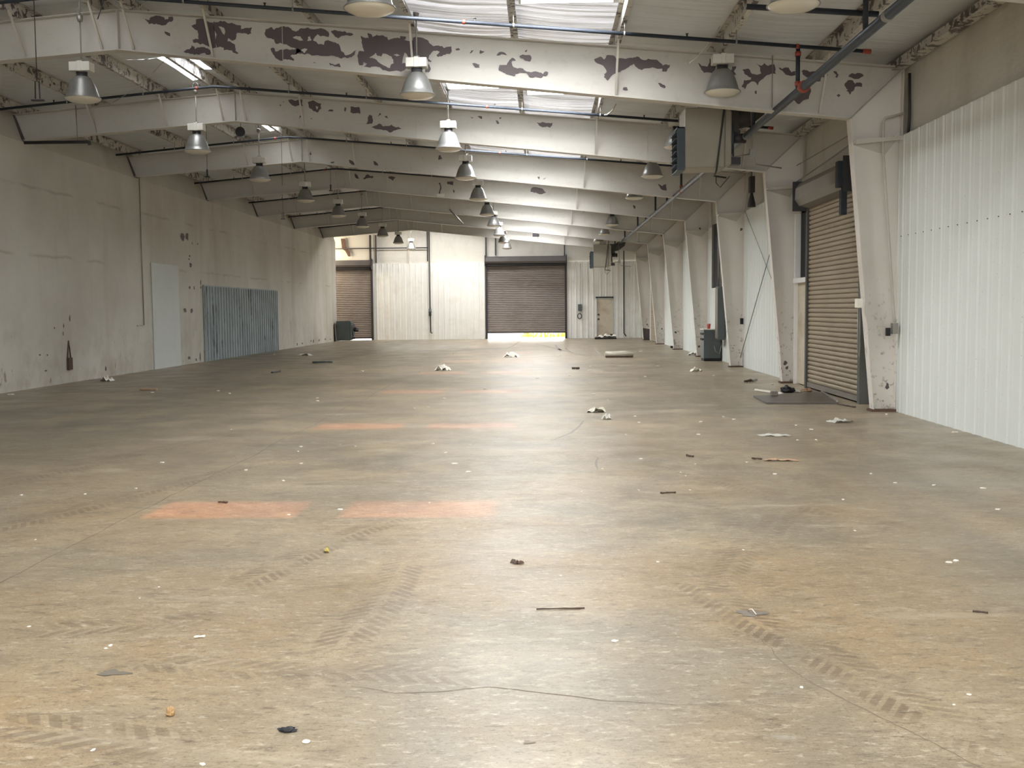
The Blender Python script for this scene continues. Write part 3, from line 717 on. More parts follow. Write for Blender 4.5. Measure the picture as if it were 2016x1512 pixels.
    for q in range(2 if k else 0):
        z = rp.choice([rp.uniform(3.6, 4.9), rp.uniform(.3, 1.4)]); x = rp.uniform(ix + .04, 5.3)
        n = 7; P = [(x + .035 * math.cos(6.28 * i / n) * rp.uniform(.5, 1.5), z + .04 * math.sin(6.28 * i / n) * rp.uniform(.5, 1.5)) for i in range(n)]
        mb.sheet([(a, -.008, b) for a, b in ragged(P, .2, rp, 1)])
    if k == 7: mb.mi = 1; mb.sheet([(ix, -.02, .02), (5.32, -.02, .02), (5.34, -.02, .55), (ix - .04, -.02, .6)])
    mb.build('column', ['cream_worn', 'peeled'], t, fix=False)
    mb = MB(); mb.box(ix - .05, 5.38, -.12, .12, 0, .035); mb.build('base_plate', 'rust', t)
    z = 4.04
    mb = MB(); mb.bar((KX + .03, -.14, z - .02), (5.36, -.14, z + .05), .26, .025); mb.bar((KX + .03, -.27, z - .03), (5.36, -.27, z + .03), .012, .06)
    mb.prism([(KX + .06, z - .03), (5.32, z + .04), (5.15, z - .18)], 'y', -.02, -.008)
    mb.build('girt_bracket', 'cream', t)

# ------------------------------------------------------------------ roller doors
def curtain(mb, axis, a, b, z0, z1, pos, sgn, pitch=.085, dep=.022):
    n = int(round((z1 - z0) / pitch)); rows = []
    prof = [(0, 0), (.06, .45), (.2, .8), (.45, 1), (.7, .95), (.84, .6), (.88, -.1), (.96, -.1)]
    for i in range(n):
        for (t, h) in prof: rows.append((z0 + (i + t) * pitch, h * dep))
    rows.append((z0 + n * pitch, 0))
    def P(t, z, h): return (t, pos + sgn * h, z) if axis == 'x' else (pos + sgn * h, t, z)
    L = [mb.bm.verts.new(P(a, z, h)) for z, h in rows]; R = [mb.bm.verts.new(P(b, z, h)) for z, h in rows]
    for i in range(len(rows) - 1):
        f = mb._f([L[i], R[i], R[i + 1], L[i + 1]])
    return mb
def hood_profile(d, h):       # (out from the wall, z)
    return [(0, 0), (d * .35, -.02), (d * .8, .05 * h), (d, .3 * h), (d * .98, .75 * h), (d * .8, .97 * h), (0, h)]
# near right door
t = struct(bpy.data.objects.new('door_1', None)); COL.objects.link(t); t.location = (XR, D1[0], 0)
def lx(v): return v - XR
def ly(v): return v - D1[0]
yd0, yd1, zd = D1
mb = MB(); curtain(mb, 'y', 0, yd1 - yd0, .12, zd, -.12, -1, .085, .03); mb.build('curtain', 'slat', t, fix=False)
mb = MB(); mb.box(-.16, -.09, 0, yd1 - yd0, .03, .12); mb.build('bottom_bar', 'hood', t)
mb = MB(); mb.prism([(-a, zd - .08 + b) for a, b in hood_profile(.42, .48)], 'y', -.05, yd1 - yd0 + .05); hd = mb.build('hood', 'hood', t)
mb = MB(); mb.box(-.48, 0, -.07, -.05, zd - .15, zd + .42); mb.build('hood_end_plate', 'dark', hd)
mb = MB(); mb.box(-.46, 0, yd1 - yd0 + .05, yd1 - yd0 + .08, zd - .15, zd + .42); mb.build('hood_end_plate', 'dark', hd)
for a, b in ((-.13, 0), (yd1 - yd0, yd1 - yd0 + .1)):
    mb = MB(); mb.box(-.19, .02, a, b, 0, zd); mb.build('guide_rail', 'jamb', t)
mb = MB(); mb.box(-.56, -.44, -.05, .10, zd - .08, zd + .34); mb.box(-.50, -.40, -.04, .08, zd - .52, zd - .12); mb.tube([(-.46, .0, zd - .2), (-.46, .0, zd + .1)], .03, 8)
ho = mb.build('chain_hoist', 'pipe', t, bevel=.01)
mb = MB(); mb.tube([(-.25, -.2, 1.7), (-.25, -.2, .9), (-.22, -.18, .75), (-.2, -.16, .9), (-.2, -.16, 1.7)], .008, 5); mb.build('pull_chain', 'galv', ho)
# far doors
def far_door(name, a, b, z0, z1, hz0, hz1):
    t = struct(bpy.data.objects.new(name, None)); COL.objects.link(t); t.location = ((a + b) / 2, FAR, 0); w2 = (b - a) / 2
    mb = MB(); curtain(mb, 'x', -w2, w2, z0 + .08, z1, .0, -1, .098, .032); mb.build('curtain', 'slat_far', t, fix=False)
    mb = MB(); mb.box(-w2, w2, -.04, .03, z0, z0 + .08); mb.build('bottom_bar', 'hood_dark', t)
    mb = MB(); mb.prism([(-p, hz0 + q) for p, q in hood_profile(.45, hz1 - hz0)], 'x', -w2 - .08, w2 + .08); hd = mb.build('hood', 'hood_dark', t)
    for s_ in (-1, 1):
        mb = MB(); mb.box(min(s_ * w2, s_ * (w2 + .11)), max(s_ * w2, s_ * (w2 + .11)), -.1, .02, 0, z1 + .05); mb.build('guide_rail', 'dark', t)
        mb = MB(); xx = s_ * (w2 + .1); mb.box(xx - .015, xx + .015, -.5, 0, hz0 - .12, hz1 + .05); mb.build('hood_end_plate', 'dark', hd)
    mb = MB(); mb.box(-w2, w2, -.3, -.02, hz0 - .1, hz0 + .02); mb.build('lintel_bar', 'black', t)
    return t
d2 = far_door('door_2', CDX[0], CDX[1], .30, 4.0, 4.02, 4.42)
d3 = far_door('door_3', LDX[0], LDX[1], .07, 3.85, 3.9, 4.3)
# roller door deep in the right wall
t = struct(bpy.data.objects.new('door_4', None)); COL.objects.link(t); t.location = (XR, 47.3, 0)
mb = MB(); curtain(mb, 'y', 0, 4.5, .02, 3.7, -.05, -1); mb.build('curtain', 'slat', t, fix=False)
# white door in a frame left of the near roller door
t = struct(bpy.data.objects.new('door_5', None)); COL.objects.link(t); t.location = (XR, 20.98, 0)
mb = MB(); mb.box(-.06, -.02, .08, 1.1, .02, 2.08); mb.build('door_leaf', 'doorleaf', t)
mb = MB(); mb.box(-.12, .02, 0, .08, 0, 3.5); mb.box(-.12, .02, 1.1, 1.2, 0, 3.5); mb.box(-.14, .02, 0, 1.2, 2.08, 2.18); mb.build('door_frame', 'far_white', t)
mb = MB(); mb.box(-.01, .0, .08, 1.1, 2.18, 3.5); mb.build('transom', 'black', t)
mb = MB(); mb.box(-.1, -.06, .14, .2, 1.0, 1.1); mb.build('door_handle', 'dark', t)
# personnel door in the far wall
t = struct(bpy.data.objects.new('door_6', None)); COL.objects.link(t); t.location = (MDX[0], FAR, 0); W_ = MDX[1] - MDX[0]
mb = MB(); mb.box(.05, W_ - .05, -.02, .03, .02, 2.1); mb.build('door_leaf', 'doorleaf', t)
mb = MB(); mb.box(0, .05, -.06, .03, 0, 2.16); mb.box(W_ - .05, W_, -.06, .03, 0, 2.16); mb.box(0, W_, -.06, .03, 2.1, 2.16); mb.build('door_frame', 'white_patch', t)
mb = MB(); mb.box(-.02, W_ + .02, -.08, -.03, 2.15, 2.22); mb.build('drip_cap', 'black', t)
mb = MB(); mb.tube([(.13, -.07, 1.02), (.13, -.02, 1.02)], .05, 10); mb.tube([(.13, -.07, 1.27), (.13, -.02, 1.27)], .05, 10); mb.build('door_handle', 'dark', t)
# dark tall window in the right wall above the electrical cabinet
t = struct(bpy.data.objects.new('window_20', None)); COL.objects.link(t); t.location = (XR, 31.75, 2.2)
mb = MB(); mb.box(.02, .03, 0, 1.65, 0, 1.97); mb.build('pane', 'black', t)
mb = MB(); mb.box(-.04, .02, 0, .05, 0, 1.97); mb.box(-.04, .02, 1.6, 1.65, 0, 1.97); mb.build('window_frame', 'galv', t)

# ------------------------------------------------------------------ high-bay lamps
def make_lamp():
    t = thing('high_bay_lamp', '', 'lamp')
    mb = MB(); mb.lathe([(.09, .315), (.12, .30), (.158, .245), (.195, .16), (.224, .07), (.237, .02), (.262, .0), (.268, -.012), (.258, -.012), (.228, .01), (.215, .055), (.185, .155), (.148, .24), (.09, .305)], n=36); mb.build('shade', 'alu', t, fix=False)
    mb = MB(); mb.lathe([(.255, -.012), (.24, -.028), (.19, -.052), (.1, -.068), (0, -.072)], n=36); mb.build('lens', 'lens', t, fix=False)
    mb = MB(); mb.lathe([(0, .36), (.075, .36), (.08, .33), (.1, .31), (.1, .295), (0, .295)], n=20); mb.box(-.08, .08, -.02, .02, .35, .39); mb.build('neck', 'dark', t)
    mb = MB(); mb.box(-.155, .155, -.1, .1, .385, .52); mb.box(-.035, .035, -.11, .11, .38, .53); mb.build('ballast_box', 'ballast', t, bevel=.008)
    mb = MB(); mb.tube([(0, 0, .52), (0, 0, .56)], .04, 10); mb.tube([(0, 0, .55), (0, 0, 1.12)], .011, 8); mb.build('stem', 'galv', t)
    mb = MB(); mb.lathe([(0, 1.12), (.035, 1.12), (.045, 1.16), (.045, 1.2), (.02, 1.22), (0, 1.22)], n=14); mb.tube([(.0 + .06 * math.sin(a), 0, 1.27 - .06 * math.cos(a)) for a in [i * .5 for i in range(13)]], .005, 5); mb.build('hanger_box', 'galv', t)
    return t
proto = None
rows = [('left', -6.84, 15.85, 9, 4.80), ('middle', -1.83, 10.9, 10, 4.78), ('right', 2.66, 10.9, 10, 4.76)]
for rn, x, yy, cnt, z in rows:
    for i in range(cnt):
        if rn == 'right' and i == 5: continue
        y = yy + 4.95 * i
        if abs(y - 40.6) < .2: y -= .22
        if abs(y - 20.9) < .2: y += .30        # clear of the rafter and of the pipe
        zz, xx = z, x
        if i == 0 and rn == 'middle': q_ = on_y(728, 15, y); zz, xx = q_.z, q_.x
        if i == 0 and rn == 'right': q_ = on_y(1562, 8, y); zz, xx = q_.z, q_.x
        top = zs(xx) - zz
        if proto is None: proto = make_lamp(); o = proto; o.location = (xx, y, zz)
        else: o = dup(proto, (xx, y, zz))
        for ch in o.children:
            if ch.name.startswith('stem'):
                ch.scale = (1, 1, 1); 
        q = i + 1
        where = {'left': 'from the camera in the left row', 'middle': 'from the camera in the middle row', 'right': 'from the camera in the right row'}[rn]
        o['label'] = 'dome lamp hanging %s %s' % (ords[i] if not (rn == 'right' and i > 5) else ords[i - 1], where)
        o['group'] = 'dome lamps of the %s row' % rn
        # rod from the hanger box to the purlin
        mb = MB(); mb.tube([(0, 0, 1.2), (0, 0, max(1.25, top + .03))], .012, 6); mb.build('rod', 'galv', o)

# ------------------------------------------------------------------ sprinkler pipes
plab = ['nearest', 'second nearest', 'third nearest', 'fourth', 'fifth', 'sixth', 'seventh', 'eighth']
def pz(x): return 6.01 - .088 * abs(x - RIDGE)
for i in range(7):
    Y = 14.8 + B * i
    t = thing('sprinkler_pipe', 'black sprinkler branch pipe under the roof, %s from the camera' % plab[i], 'pipe', (0, Y, 0), 'sprinkler branch pipes')
    mb = MB(); e = 4.43
    mb.tube([(XL + .05, 0, pz(XL)), (RIDGE - .25, 0, pz(RIDGE - .25)), (RIDGE, 0, pz(RIDGE) - .005), (RIDGE + .25, 0, pz(RIDGE + .25)), (e, 0, pz(e))], .026, 10); mb.build('pipe', 'pipe', t)
    mb = MB(); mb.tube([(e - .05, 0, pz(e) + .003), (e + .06, 0, pz(e) - .006)], .033, 10); mb.build('end_cap', 'red', t)
    for x in (-6.75, -1.05, 3.5):
        mb = MB(); mb.tube([(x - .02, 0, pz(x - .02)), (x + .02, 0, pz(x + .02))], .034, 10); mb.build('coupling', 'red', t)
    for x in [-9.6 + 2.9 * j for j in range(5)]:
        mb = MB(); z = pz(x); mb.tube([(x, 0, z), (x, 0, z + .055)], .012, 6); mb.tube([(x, 0, z + .055), (x, 0, z + .062)], .022, 8); mb.build('sprinkler_head', 'dark', t)
    for x in (-9.36, -7.84, -4.96, -3.44, -.4, 1.12, 2.64):
        mb = MB(); mb.tube([(x + .03, 0, pz(x)), (x + .03, 0, zt(x) + .02)], .006, 5); mb.tube([(x + .03 - .012, 0, pz(x)), (x + .03 + .012, 0, pz(x))], .034, 8); mb.build('hanger', 'galv', t)
MX = 3.52; MZ = 1.6 + .834 * MX
t = thing('water_main', 'thick grey sprinkler main pipe running the length of the hall by the right wall', 'pipe', (MX, 0, MZ))
mb = MB(); mb.tube([(0, -9, 0), (0, 54, 0)], .056, 16); mb.build('main_pipe', 'main', t)
for y in (8.5, 11.0, 14.45, 18.5, 20.2, 23.8, 26.9, 30.0, 36, 42, 48):
    mb = MB(); mb.tube([(0, y, 0), (0, y + .1, 0)], .061 if y != 14.45 else .078, 14); mb.build('coupling', 'red' if y in (14.45, 26.9) else 'galv', t)
for i in range(14):
    y = 11.8 + 3.05 * i
    br = (i % 2 == 1)
    mb = MB(); top = pz(MX) - MZ if br else zt(MX) - MZ
    mb.tube([(0, y, .04), (0, y, top)], .03, 10); rs = mb.build('riser', 'pipe', t)
    if br and i < 6:
        mb = MB(); mb.tube([(0, y, top - .12), (0, y, top - .06)], .042, 10); mb.tube([(0, y, .08), (0, y, .14)], .042, 10); mb.build('riser_coupling', 'red', rs)
mb = MB(); a, b = on_y(1469, 13, 11.9), on_y(1729, 28, 11.9); O_ = Vector((MX, 0, MZ)); mb.tube([tuple(a - O_), tuple(b - O_)], .032, 10); mb.build('cross_pipe', 'pipe', t)
for y in (16.0, 19.2):
    mb = MB(); mb.tube([(-.1, y, 0), (-.1 , y, zt(3.5) - MZ)], .008, 6); mb.build('hanger', 'galv', t)

# capped pipe stub hanging from the second frame by the left wall
a = on_y(48, 281, 22.0); b = on_y(172, 281, 22.0)
t = thing('pipe_stub', 'short dark pipe with elbow hanging beside the left wall under the second frame', 'pipe', (a.x, 22.0, a.z))
mb = MB(); L = b.x - a.x; mb.tube([(0, 0, 0), (L, 0, 0), (L + .04, 0, -.01), (L + .05, 0, -.06)], .035, 10); mb.build('pipe', 'dark', t)
mb = MB(); mb.tube([(L - .2, 0, 0), (L - .22, 0, zt(a.x + L - .2) - a.z + .02)], .01, 6); mb.build('hanger', 'galv', t)

# ------------------------------------------------------------------ unit heaters
def heater(loc, label, fl=False):
    t = thing('unit_heater', label, 'heater', loc, 'gas unit heaters')
    # body centred in x, bottom at z 0; louvres blow toward -x, fan on +x
    w, d, h = .80, .75, 1.05
    mb = MB(); mb.box(-w / 2, w / 2 - .12, -d / 2, d / 2, .04, h); mb.prism([(w / 2 - .12, .04), (w / 2, .1), (w / 2, h - .06), (w / 2 - .12, h)], 'y', -d / 2 + .03, d / 2 - .03); mb.build('body', 'elec' if fl else 'heater', t, bevel=.02)
    mb = MB(); mb.box(-w / 2 - .02, -w / 2, -d / 2 + .02, d / 2 - .02, .02, h - .32); mb.box(-w / 2 - .13, -w / 2, -d / 2, -d / 2 + .02, .02, h - .32); mb.box(-w / 2 - .13, -w / 2, d / 2 - .02, d / 2, .02, h - .32); mb.box(-w / 2 - .13, -w / 2, -d / 2, d / 2, h - .34, h - .32); mb.box(-w / 2 - .13, -w / 2, -d / 2, d / 2, 0, .02)
    lb = mb.build('louver_box', 'heater_blue', t)
    for i in range(6):
        z = .04 + i * .11
        mb = MB(); mb.box(-w / 2 - .16, -w / 2 - .03, -d / 2 + .03, d / 2 - .03, -.005, .005, Matrix.Translation((0, 0, z + .06)) @ Matrix.Rotation(.0, 4, 'Y')); mb.build('louver', 'heater_blue', lb)
    mb = MB(); mb.tube([(w / 2, 0, .58), (w / 2 + .05, 0, .58)], .3, 24); fs = mb.build('fan_shroud', 'heater_blue', t)
    mb = MB(); mb.tube([(w / 2 + .05, 0, .58), (w / 2 + .3, 0, .58)], .085, 14); mb.box(w / 2 + .08, w / 2 + .2, -.05, .05, .64, .72); mb.build('fan_motor', 'dark', fs)
    mb = MB(); mb.box(w / 2 - .02, w / 2 + .16, -.3, -.12, .1, .22); mb.tube([(w / 2 + .05, -.2, .2), (w / 2 + .05, -.2, .42), (w / 2 - .1, -.2, .42)], .015, 6); mb.build('gas_valve', 'dark', t)
    if not fl:
        mb = MB(); mb.tube([(w / 2 + .05, .1, h - .15), (w / 2 + .3, .1, h - .1), (w / 2 + .5, .1, h + .05), (w / 2 + .58, .12, h + .3), (w / 2 + .58, .12, 6.0 - loc[2])], .17, 16); mb.box(w / 2 - .06, w / 2 + .16, -.12, .3, h - .38, h + .02); mb.build('flue', 'flue', t)
        mb = MB(); mb.box(-.12, .18, -d / 2 + .1, d / 2 - .3, h, h + .15)
        for x in (-.05, .06): mb.tube([(x, -.1, h + .1), (x, -.1, 5.85 - loc[2])], .01, 6)
        mb.build('hanger', 'heater', t)
        mb = MB(); mb.tube([(w / 2 - .12, -d / 2 - .04, h + .15), (w / 2 - .27, -d / 2 - .04, -.02), (w / 2 - .27, -d / 2 + .2, -.08), (w / 2 - .05, -d / 2 + .3, -.1)], .016, 8); mb.build('gas_pipe', 'dark', t)
        mb = MB(); mb.tube([(w / 2 - .27, -d / 2, -.1), (w / 2 - .27, -d / 2, -.22), (w / 2 - .2, -d / 2, -.3), (w / 2 - .02, -d / 2 + .1, -.1)], .008, 6); mb.build('loose_wire', 'dark', t)
        mb = MB(); mb.tube([(w / 2 + .33, -.25, h + .35), (w / 2 + .36, -.25, .45), (w / 2 + .42, -.25, .1), (w / 2 + .9, -.1, .05)], .012, 6); mb.box(w / 2 + .32, w / 2 + .42, -.3, -.2, .22, .36); mb.tube([(w / 2 + .35, -.25, .28), (w / 2, -.25, .22)], .01, 6); mb.build('control_conduit', 'galv', t)
    return t
p = on_y(1388, 340, 18.7); heater((p.x, 18.7, p.z), 'big beige gas heater with blue louvers hung by the second frame at right')
p = on_y(1185, 528, 48.0); heater((p.x, 48.0, p.z), 'beige gas heater hung far down the hall above the white personnel door')
p = on_z(686, 670.5); t = heater((p.x, 55.4, 0), 'dark grey heater cabinet standing on the floor before the far left roller door', True)

# ------------------------------------------------------------------ right wall equipment
Y = 32.0
p0 = on_z(1384, 709); 
t = thing('transformer_cabinet', 'dark green-grey transformer cabinet on the floor between right columns', 'cabinet', (5.04, 31.9, 0))
mb = MB(); mb.box(-.25, .26, -.3, .3, .08, .93); mb.build('body', 'elec', t, bevel=.01)
mb = MB(); mb.box(-.24, .25, -.28, .28, 0, .08); mb.build('plinth', 'black', t)
mb = MB(); mb.box(-.27, .28, -.32, .32, .93, .96); mb.build('top_plate', 'paper', t)
for i, z in enumerate((.78, .62)):
    mb = MB(); mb.box(-.275, -.25, -.25, .25, z, z + .06); mb.build('vent_slot', 'black', t)
mb = MB(); mb.tube([(.05, -.31, .5), (.08, -.4, .3), (.2, -.42, .22), (.27, -.36, .5), (.28, -.3, .7)], .014, 7); mb.build('loose_cable', 'galv', t)
mb = MB(); mb.lathe([(0, 0), (.045, 0), (.06, .15), (0, .15)], n=16); o = mb.build('red_can', 'redplastic'); o.location = (4.96, 31.75, .96)
tag(o, 'small faded red can on top of the transformer cabinet', 'can')
t = thing('breaker_panel', 'tall grey electrical panel on the right wall above the transformer cabinet', 'electrical panel', (5.24, 31.15, .65))
mb = MB(); mb.box(-.14, .05, -.25, .25, 0, 1.55); mb.build('body', 'elec', t, bevel=.01)
mb = MB(); mb.box(-.155, -.14, -.22, .22, .04, 1.5); mb.build('door', 'hood', t)
for dx in (-.1, -.02, .05):
    mb = MB(); mb.tube([(dx, 0, 1.55), (dx, .05, 3.3)], .02, 8); mb.build('conduit', 'galv', t)
t = thing('cross_brace', 'pair of thin crossed brace rods against the right wall sheets', 'brace', (XR - .06, 22.5, 0))
mb = MB(); mb.tube([(0, 5.9, .25), (0, 0, 4.5)], .011, 6); mb.build('rod', 'galv', t)
mb = MB(); mb.tube([(.02, 5.5, 4.1), (.02, 0, 1.0)], .008, 6); mb.build('rod', 'galv', t)
mb = MB(); mb.tube([(-.02, 5.95, .3), (.0, 5.95, .18)], .05, 8); mb.build('turnbuckle', 'dark', t)
t = thing('column_conduit', 'thin leaning cream conduit fixed on the nearest right column', 'conduit', (5.01, 15.95, 0))
mb = MB(); mb.tube([(.32, 0, 4.42), (.06, 0, 4.36), (.03, 0, 4.3), (.03, 0, 3.9), (.23, 0, 1.45), (.25, 0, 1.35)], .018, 8); mb.build('pipe', 'cream', t)
mb = MB(); mb.box(.2, .28, -.05, .05, 1.18, 1.34); mb.build('outlet_box', 'galv', t)
mb = MB(); mb.box(.12, .17, -.04, .04, 1.15, 1.27); mb.build('switch_box', 'black', t)
mb = MB(); mb.tube([(.4, .0, 5.0), (.41, 0, 4.4), (.4, .02, 4.1)], .022, 8); mb.build('dark_cable', 'dark', t)
p = on_y(1693, 597, 15.98); mb = MB(); mb.box(-.045, .045, -.02, .1, -.07, .07); o = mb.build('push_button_box', 'paper', bevel=.01); o.location = (p.x, 16.0, p.z)
tag(o, 'small white push button box on the inner edge of the nearest column', 'switch box')
p = on_y(1570, 634, 22.15); mb = MB(); mb.box(-.05, .05, -.03, .1, -.05, .06); o = mb.build('junction_box', 'black', bevel=.005); o.location = (p.x, 22.15, p.z)
tag(o, 'small black box on the outer edge of the second column', 'box')
p = on_x(1461, 632, 5.36); mb = MB(); mb.box(-.05, .02, -.05, .05, -.08, .08); o = mb.build('junction_box', 'black'); o.location = (5.28, 28.15, p.z)
tag(o, 'small black box beside the third column near the brace rods', 'box')
t = thing('conduit_run', 'cream conduits spanning above the near roller door from column to column', 'conduit', (5.24, 16.4, 4.3))
mb = MB(); mb.tube([(0, .0, .12), (0, 5.8, -.15)], .014, 6); mb.build('pipe', 'galv', t)
mb = MB(); mb.tube([(.02, .0, .22), (.02, 5.8, .2)], .01, 6); mb.build('pipe', 'galv', t)
# dusty object hung at the second-third column head
p = on_x(1475, 410, 5.2)
t = thing('hanging_operator', 'dark dusty door operator hanging near the head of the third column', 'motor', (5.2, p.y - .3, p.z))
mb = MB(); mb.box(-.06, .06, -.12, .12, .35, .75); mb.lathe([(0, 0), (.1, .0), (.09, .1), (.03, .35), (0, .35)], n=12); mb.build('body', 'dark', t, bevel=.01)
mb = MB(); mb.tube([(0, 0, .75), (0, 0, 1.2)], .01, 6); mb.build('rod', 'dark', t)

# far wall items
p = on_y(1141, 607, FAR - .08); t = thing('wall_hoist_box', 'grey box with a looped hose on the far wall left of the white door', 'hoist', (p.x, FAR - .08, p.z))
mb = MB(); mb.box(-.08, .12, -.1, .04, -.15, .22); mb.build('body', 'elec', t, bevel=.01)
mb = MB(); mb.tube([(.17 * math.cos(a) * .6 + 0, -.05, -.42 + .14 * math.sin(a)) for a in [i * 6.283 / 18 for i in range(18)]], .025, 6, closed=True); mb.build('hose_loop', 'dark', t)
mb = MB(); mb.tube([(.06, 0, .2), (.06, 0, 2.4)], .012, 6); mb.build('conduit', 'galv', t)
p = on_y(1228, 560, FAR); mb = MB(); mb.tube([(p.x, FAR - .1, 5.1), (p.x, FAR - .1, .25), (p.x + .12, FAR - .1, .1)], .03, 8)
tag(mb.build('drain_pipe', 'dark'), 'thin dark pipe dropping down the far wall right of the white door', 'pipe')

# ------------------------------------------------------------------ hanging odds and ends
def cord(px, ya, yb, Y, label, end=None):
    a, b = on_y(px[0], ya, Y), on_y(px[1], yb, Y)
    t = thing('hanging_rope', label, 'cord', (b.x, Y, b.z))
    mb = MB(); mb.tube([(0, 0, zs(b.x) - .02 - b.z), (0, 0, 0)], .006, 6); mb.build('cord', 'dark', t)
    if end == 'plug':
        mb = MB(); mb.tube([(0, 0, .02), (0, 0, -.14)], .022, 8); mb.box(-.05, .05, -.02, .02, -.17, -.14); mb.build('plug', 'dark', t)
    if end == 'hook':
        mb = MB(); mb.tube([(-.03, 0, -.22), (-.025, 0, 0), (.025, 0, 0), (.03, 0, -.22)], .009, 6); mb.box(-.08, .08, -.02, .02, -.25, -.23); mb.build('hook', 'dark', t)
    return t
cord((70, 73), 0, 160, 13.5, 'long thin cord with a hook near the upper left corner', 'hook')
cord((404, 408), 100, 335, 25.0, 'long thin cord with a plug hanging beside the second lamp of the left row', 'plug')
cord((556, 556), 250, 365, 27.0, 'thin cord hanging in front of the third steel frame', None)
cord((650, 651), 330, 365, 33.0, 'short cord with a dark plug under the fourth steel frame', 'plug')
cord((556, 557), 405, 418, 38.0, 'thin cord with a small hook at the left over the fifth steel frame', 'hook')
cord((1058, 1059), 430, 470, 50.0, 'thin cord dropping from the roof before the middle far door', None)
p = on_y(474, 260, 24.0); t = thing('round_speaker', 'round dark speaker hung below the roof ridge beyond the second frame', 'speaker', (p.x, 24.0, p.z))
mb = MB(); mb.tube([(0, -.06, 0), (0, .05, 0)], [.11, .09], 20); mb.build('horn', 'dark', t)
mb = MB(); mb.tube([(.0, 0, .1), (0.02, 0, zt(p.x) - p.z + .02)], .008, 6); mb.box(-.04, .04, -.02, .05, -.15, -.1); mb.build('bracket', 'galv', t)
p = on_y(1055, 462, 51.0); t = thing('floodlight', 'small dark floodlight hanging before the middle far roller door', 'light', (p.x, 51.0, p.z))
mb = MB(); mb.box(-.16, .16, -.1, .1, -.09, .09); mb.build('body', 'dark', t, bevel=.02)
mb = MB(); mb.tube([(.12, 0, .05), (.12, 0, zs(p.x) - p.z)], .012, 6); mb.build('pole', 'galv', t)
a, b = on_y(885, 412, 38.5), on_y(911, 440, 38.5); mb = MB(); mb.tube([(0, 0, 0), tuple(b - a)], .03, 10); mb.tube([tuple((b - a)), tuple((b - a) * 1.02)], .04, 10)
mb.tube([(0, 0, 0), (0, 0, zt(a.x) - a.z)], .006, 5)
o = mb.build('loose_pipe', 'galv'); o.location = a; tag(o, 'loose tube dangling at an angle beside the middle lamp row', 'pipe')
p = on_y(868, 388, 34.3); mb = MB(); mb.box(-.12, .12, -.02, .02, -.05, .05); o = mb.build('small_sign', 'ballast'); o.location = (p.x, 34.3, p.z + .06); tag(o, 'small blank white plate under the fourth steel frame', 'sign')
# loose wires by the upper left
def wire(pts, Y, label, r=.006, m='galv'):
    P = [on_y(a, b, Y) for a, b in pts]; Q = []
    for i in range(len(P) - 1):
        for k in range(5): Q.append(P[i].lerp(P[i + 1], k / 5))
    Q.append(P[-1]); c = Q[0].copy(); mb = MB(); mb.tube([tuple(q - c) for q in Q], r, 5); o = mb.build('loose_wire', m); o.location = c; return tag(o, label, 'wire')
wire([(330, 112), (300, 145), (262, 178), (222, 202)], 17.5, 'loose cable sagging below the nearest frame at the left ridge')
wire([(225, 0), (240, 17), (258, 20), (275, 15), (292, -2)], 15.2, 'looped cable at the top left above the nearest frame')
wire([(1440, -5), (1425, 40), (1400, 80), (1372, 112), (1358, 124)], 15.4, 'pale cable draped down by the nearest lamp of the right row', .008, 'cream')
wire([(1213, 205), (1205, 218), (1195, 226), (1190, 226)], 20.6, 'short pale cable end hanging from the second sprinkler pipe', .014, 'cream')
wire([(205, 0), (192, 38)], 15.6, 'short taut cable at the upper left of the nearest frame', .008, 'dark')

# thing hung on the left wall
c = on_x(135, 716, XL)
t = thing('hanging_pouch', 'dark rusty pouch hanging by a strap low on the left wall', 'pouch', (XL, c.y, c.z - .14))
mb = MB(); mb.box(.005, .06, -.10, .10, 0, .28); mb.build('body', 'darkwood', t, bevel=.01)
mb = MB(); mb.tube([(.02, -.08, .28), (.02, .0, .66), (.02, .08, .28)], .014, 6); mb.build('strap', 'rust', t)
mb = MB(); a = on_z(660, 671); mb.bar((0, 0, 0), (-.06, 0, .95), .3, .03); o = mb.build('leaning_board', 'hood'); o.location = (XL + .12, 55.0, 0); tag(o, 'narrow grey board leaning at the far end of the left wall', 'board')

# ------------------------------------------------------------------ things on the floor
c = on_z(1570, 786)
t = thing('steel_plate', 'black steel plate lying on the floor before the near roller door', 'plate', (0, 0, 0))
P = [on_z(1483, 782), on_z(1508, 795.5), on_z(1651, 796), on_z(1612, 774)]
mb = MB(); v = [(p.x, p.y) for p in P]; mb.prism(v, 'z', .003, .028); mb.build('plate', 'plate', t)
mb = MB(); a, b = P[3], P[2]; mb.bar((a.x + .05, a.y, .035), (b.x + .03, b.y + .2, .035), .03, .02); mb.build('bright_edge', 'alu', t)
a, b = on_z(1487, 770), on_z(1540, 778); mb = MB(); mb.bar((0, 0, .03), tuple(Vector(b - a) + Vector((0, 0, .03))), .035, .03); o = mb.build('white_pole', 'paper'); o.location = a; tag(o, 'white square pole lying behind the steel plate', 'pole')
def lump(name, px, py, rx, ry, rz, m, label, cat, seed, Z=0.0, amp=.45, group=None):
    c = on_z(px, py, Z); mb = MB(); bmesh.ops.create_icosphere(mb.bm, subdivisions=3, radius=1)
    for v in mb.bm.verts:
        q = 1 + amp * noise.noise(v.co * 1.6 + Vector((seed, 0, 0))) + amp * .5 * noise.noise(v.co * 4 + Vector((seed, 3, 0)))
        v.co = Vector((v.co.x * rx * q, v.co.y * ry * q, max(0, (v.co.z + .75)) * rz * .6 * q))
    o = mb.build(name, m); o.location = c; tag(o, label, cat, group); return o
lump('black_bag', 1550, 773, .13, .10, .11, 'black', 'crumpled black bag on the back edge of the steel plate', 'bag', 1)
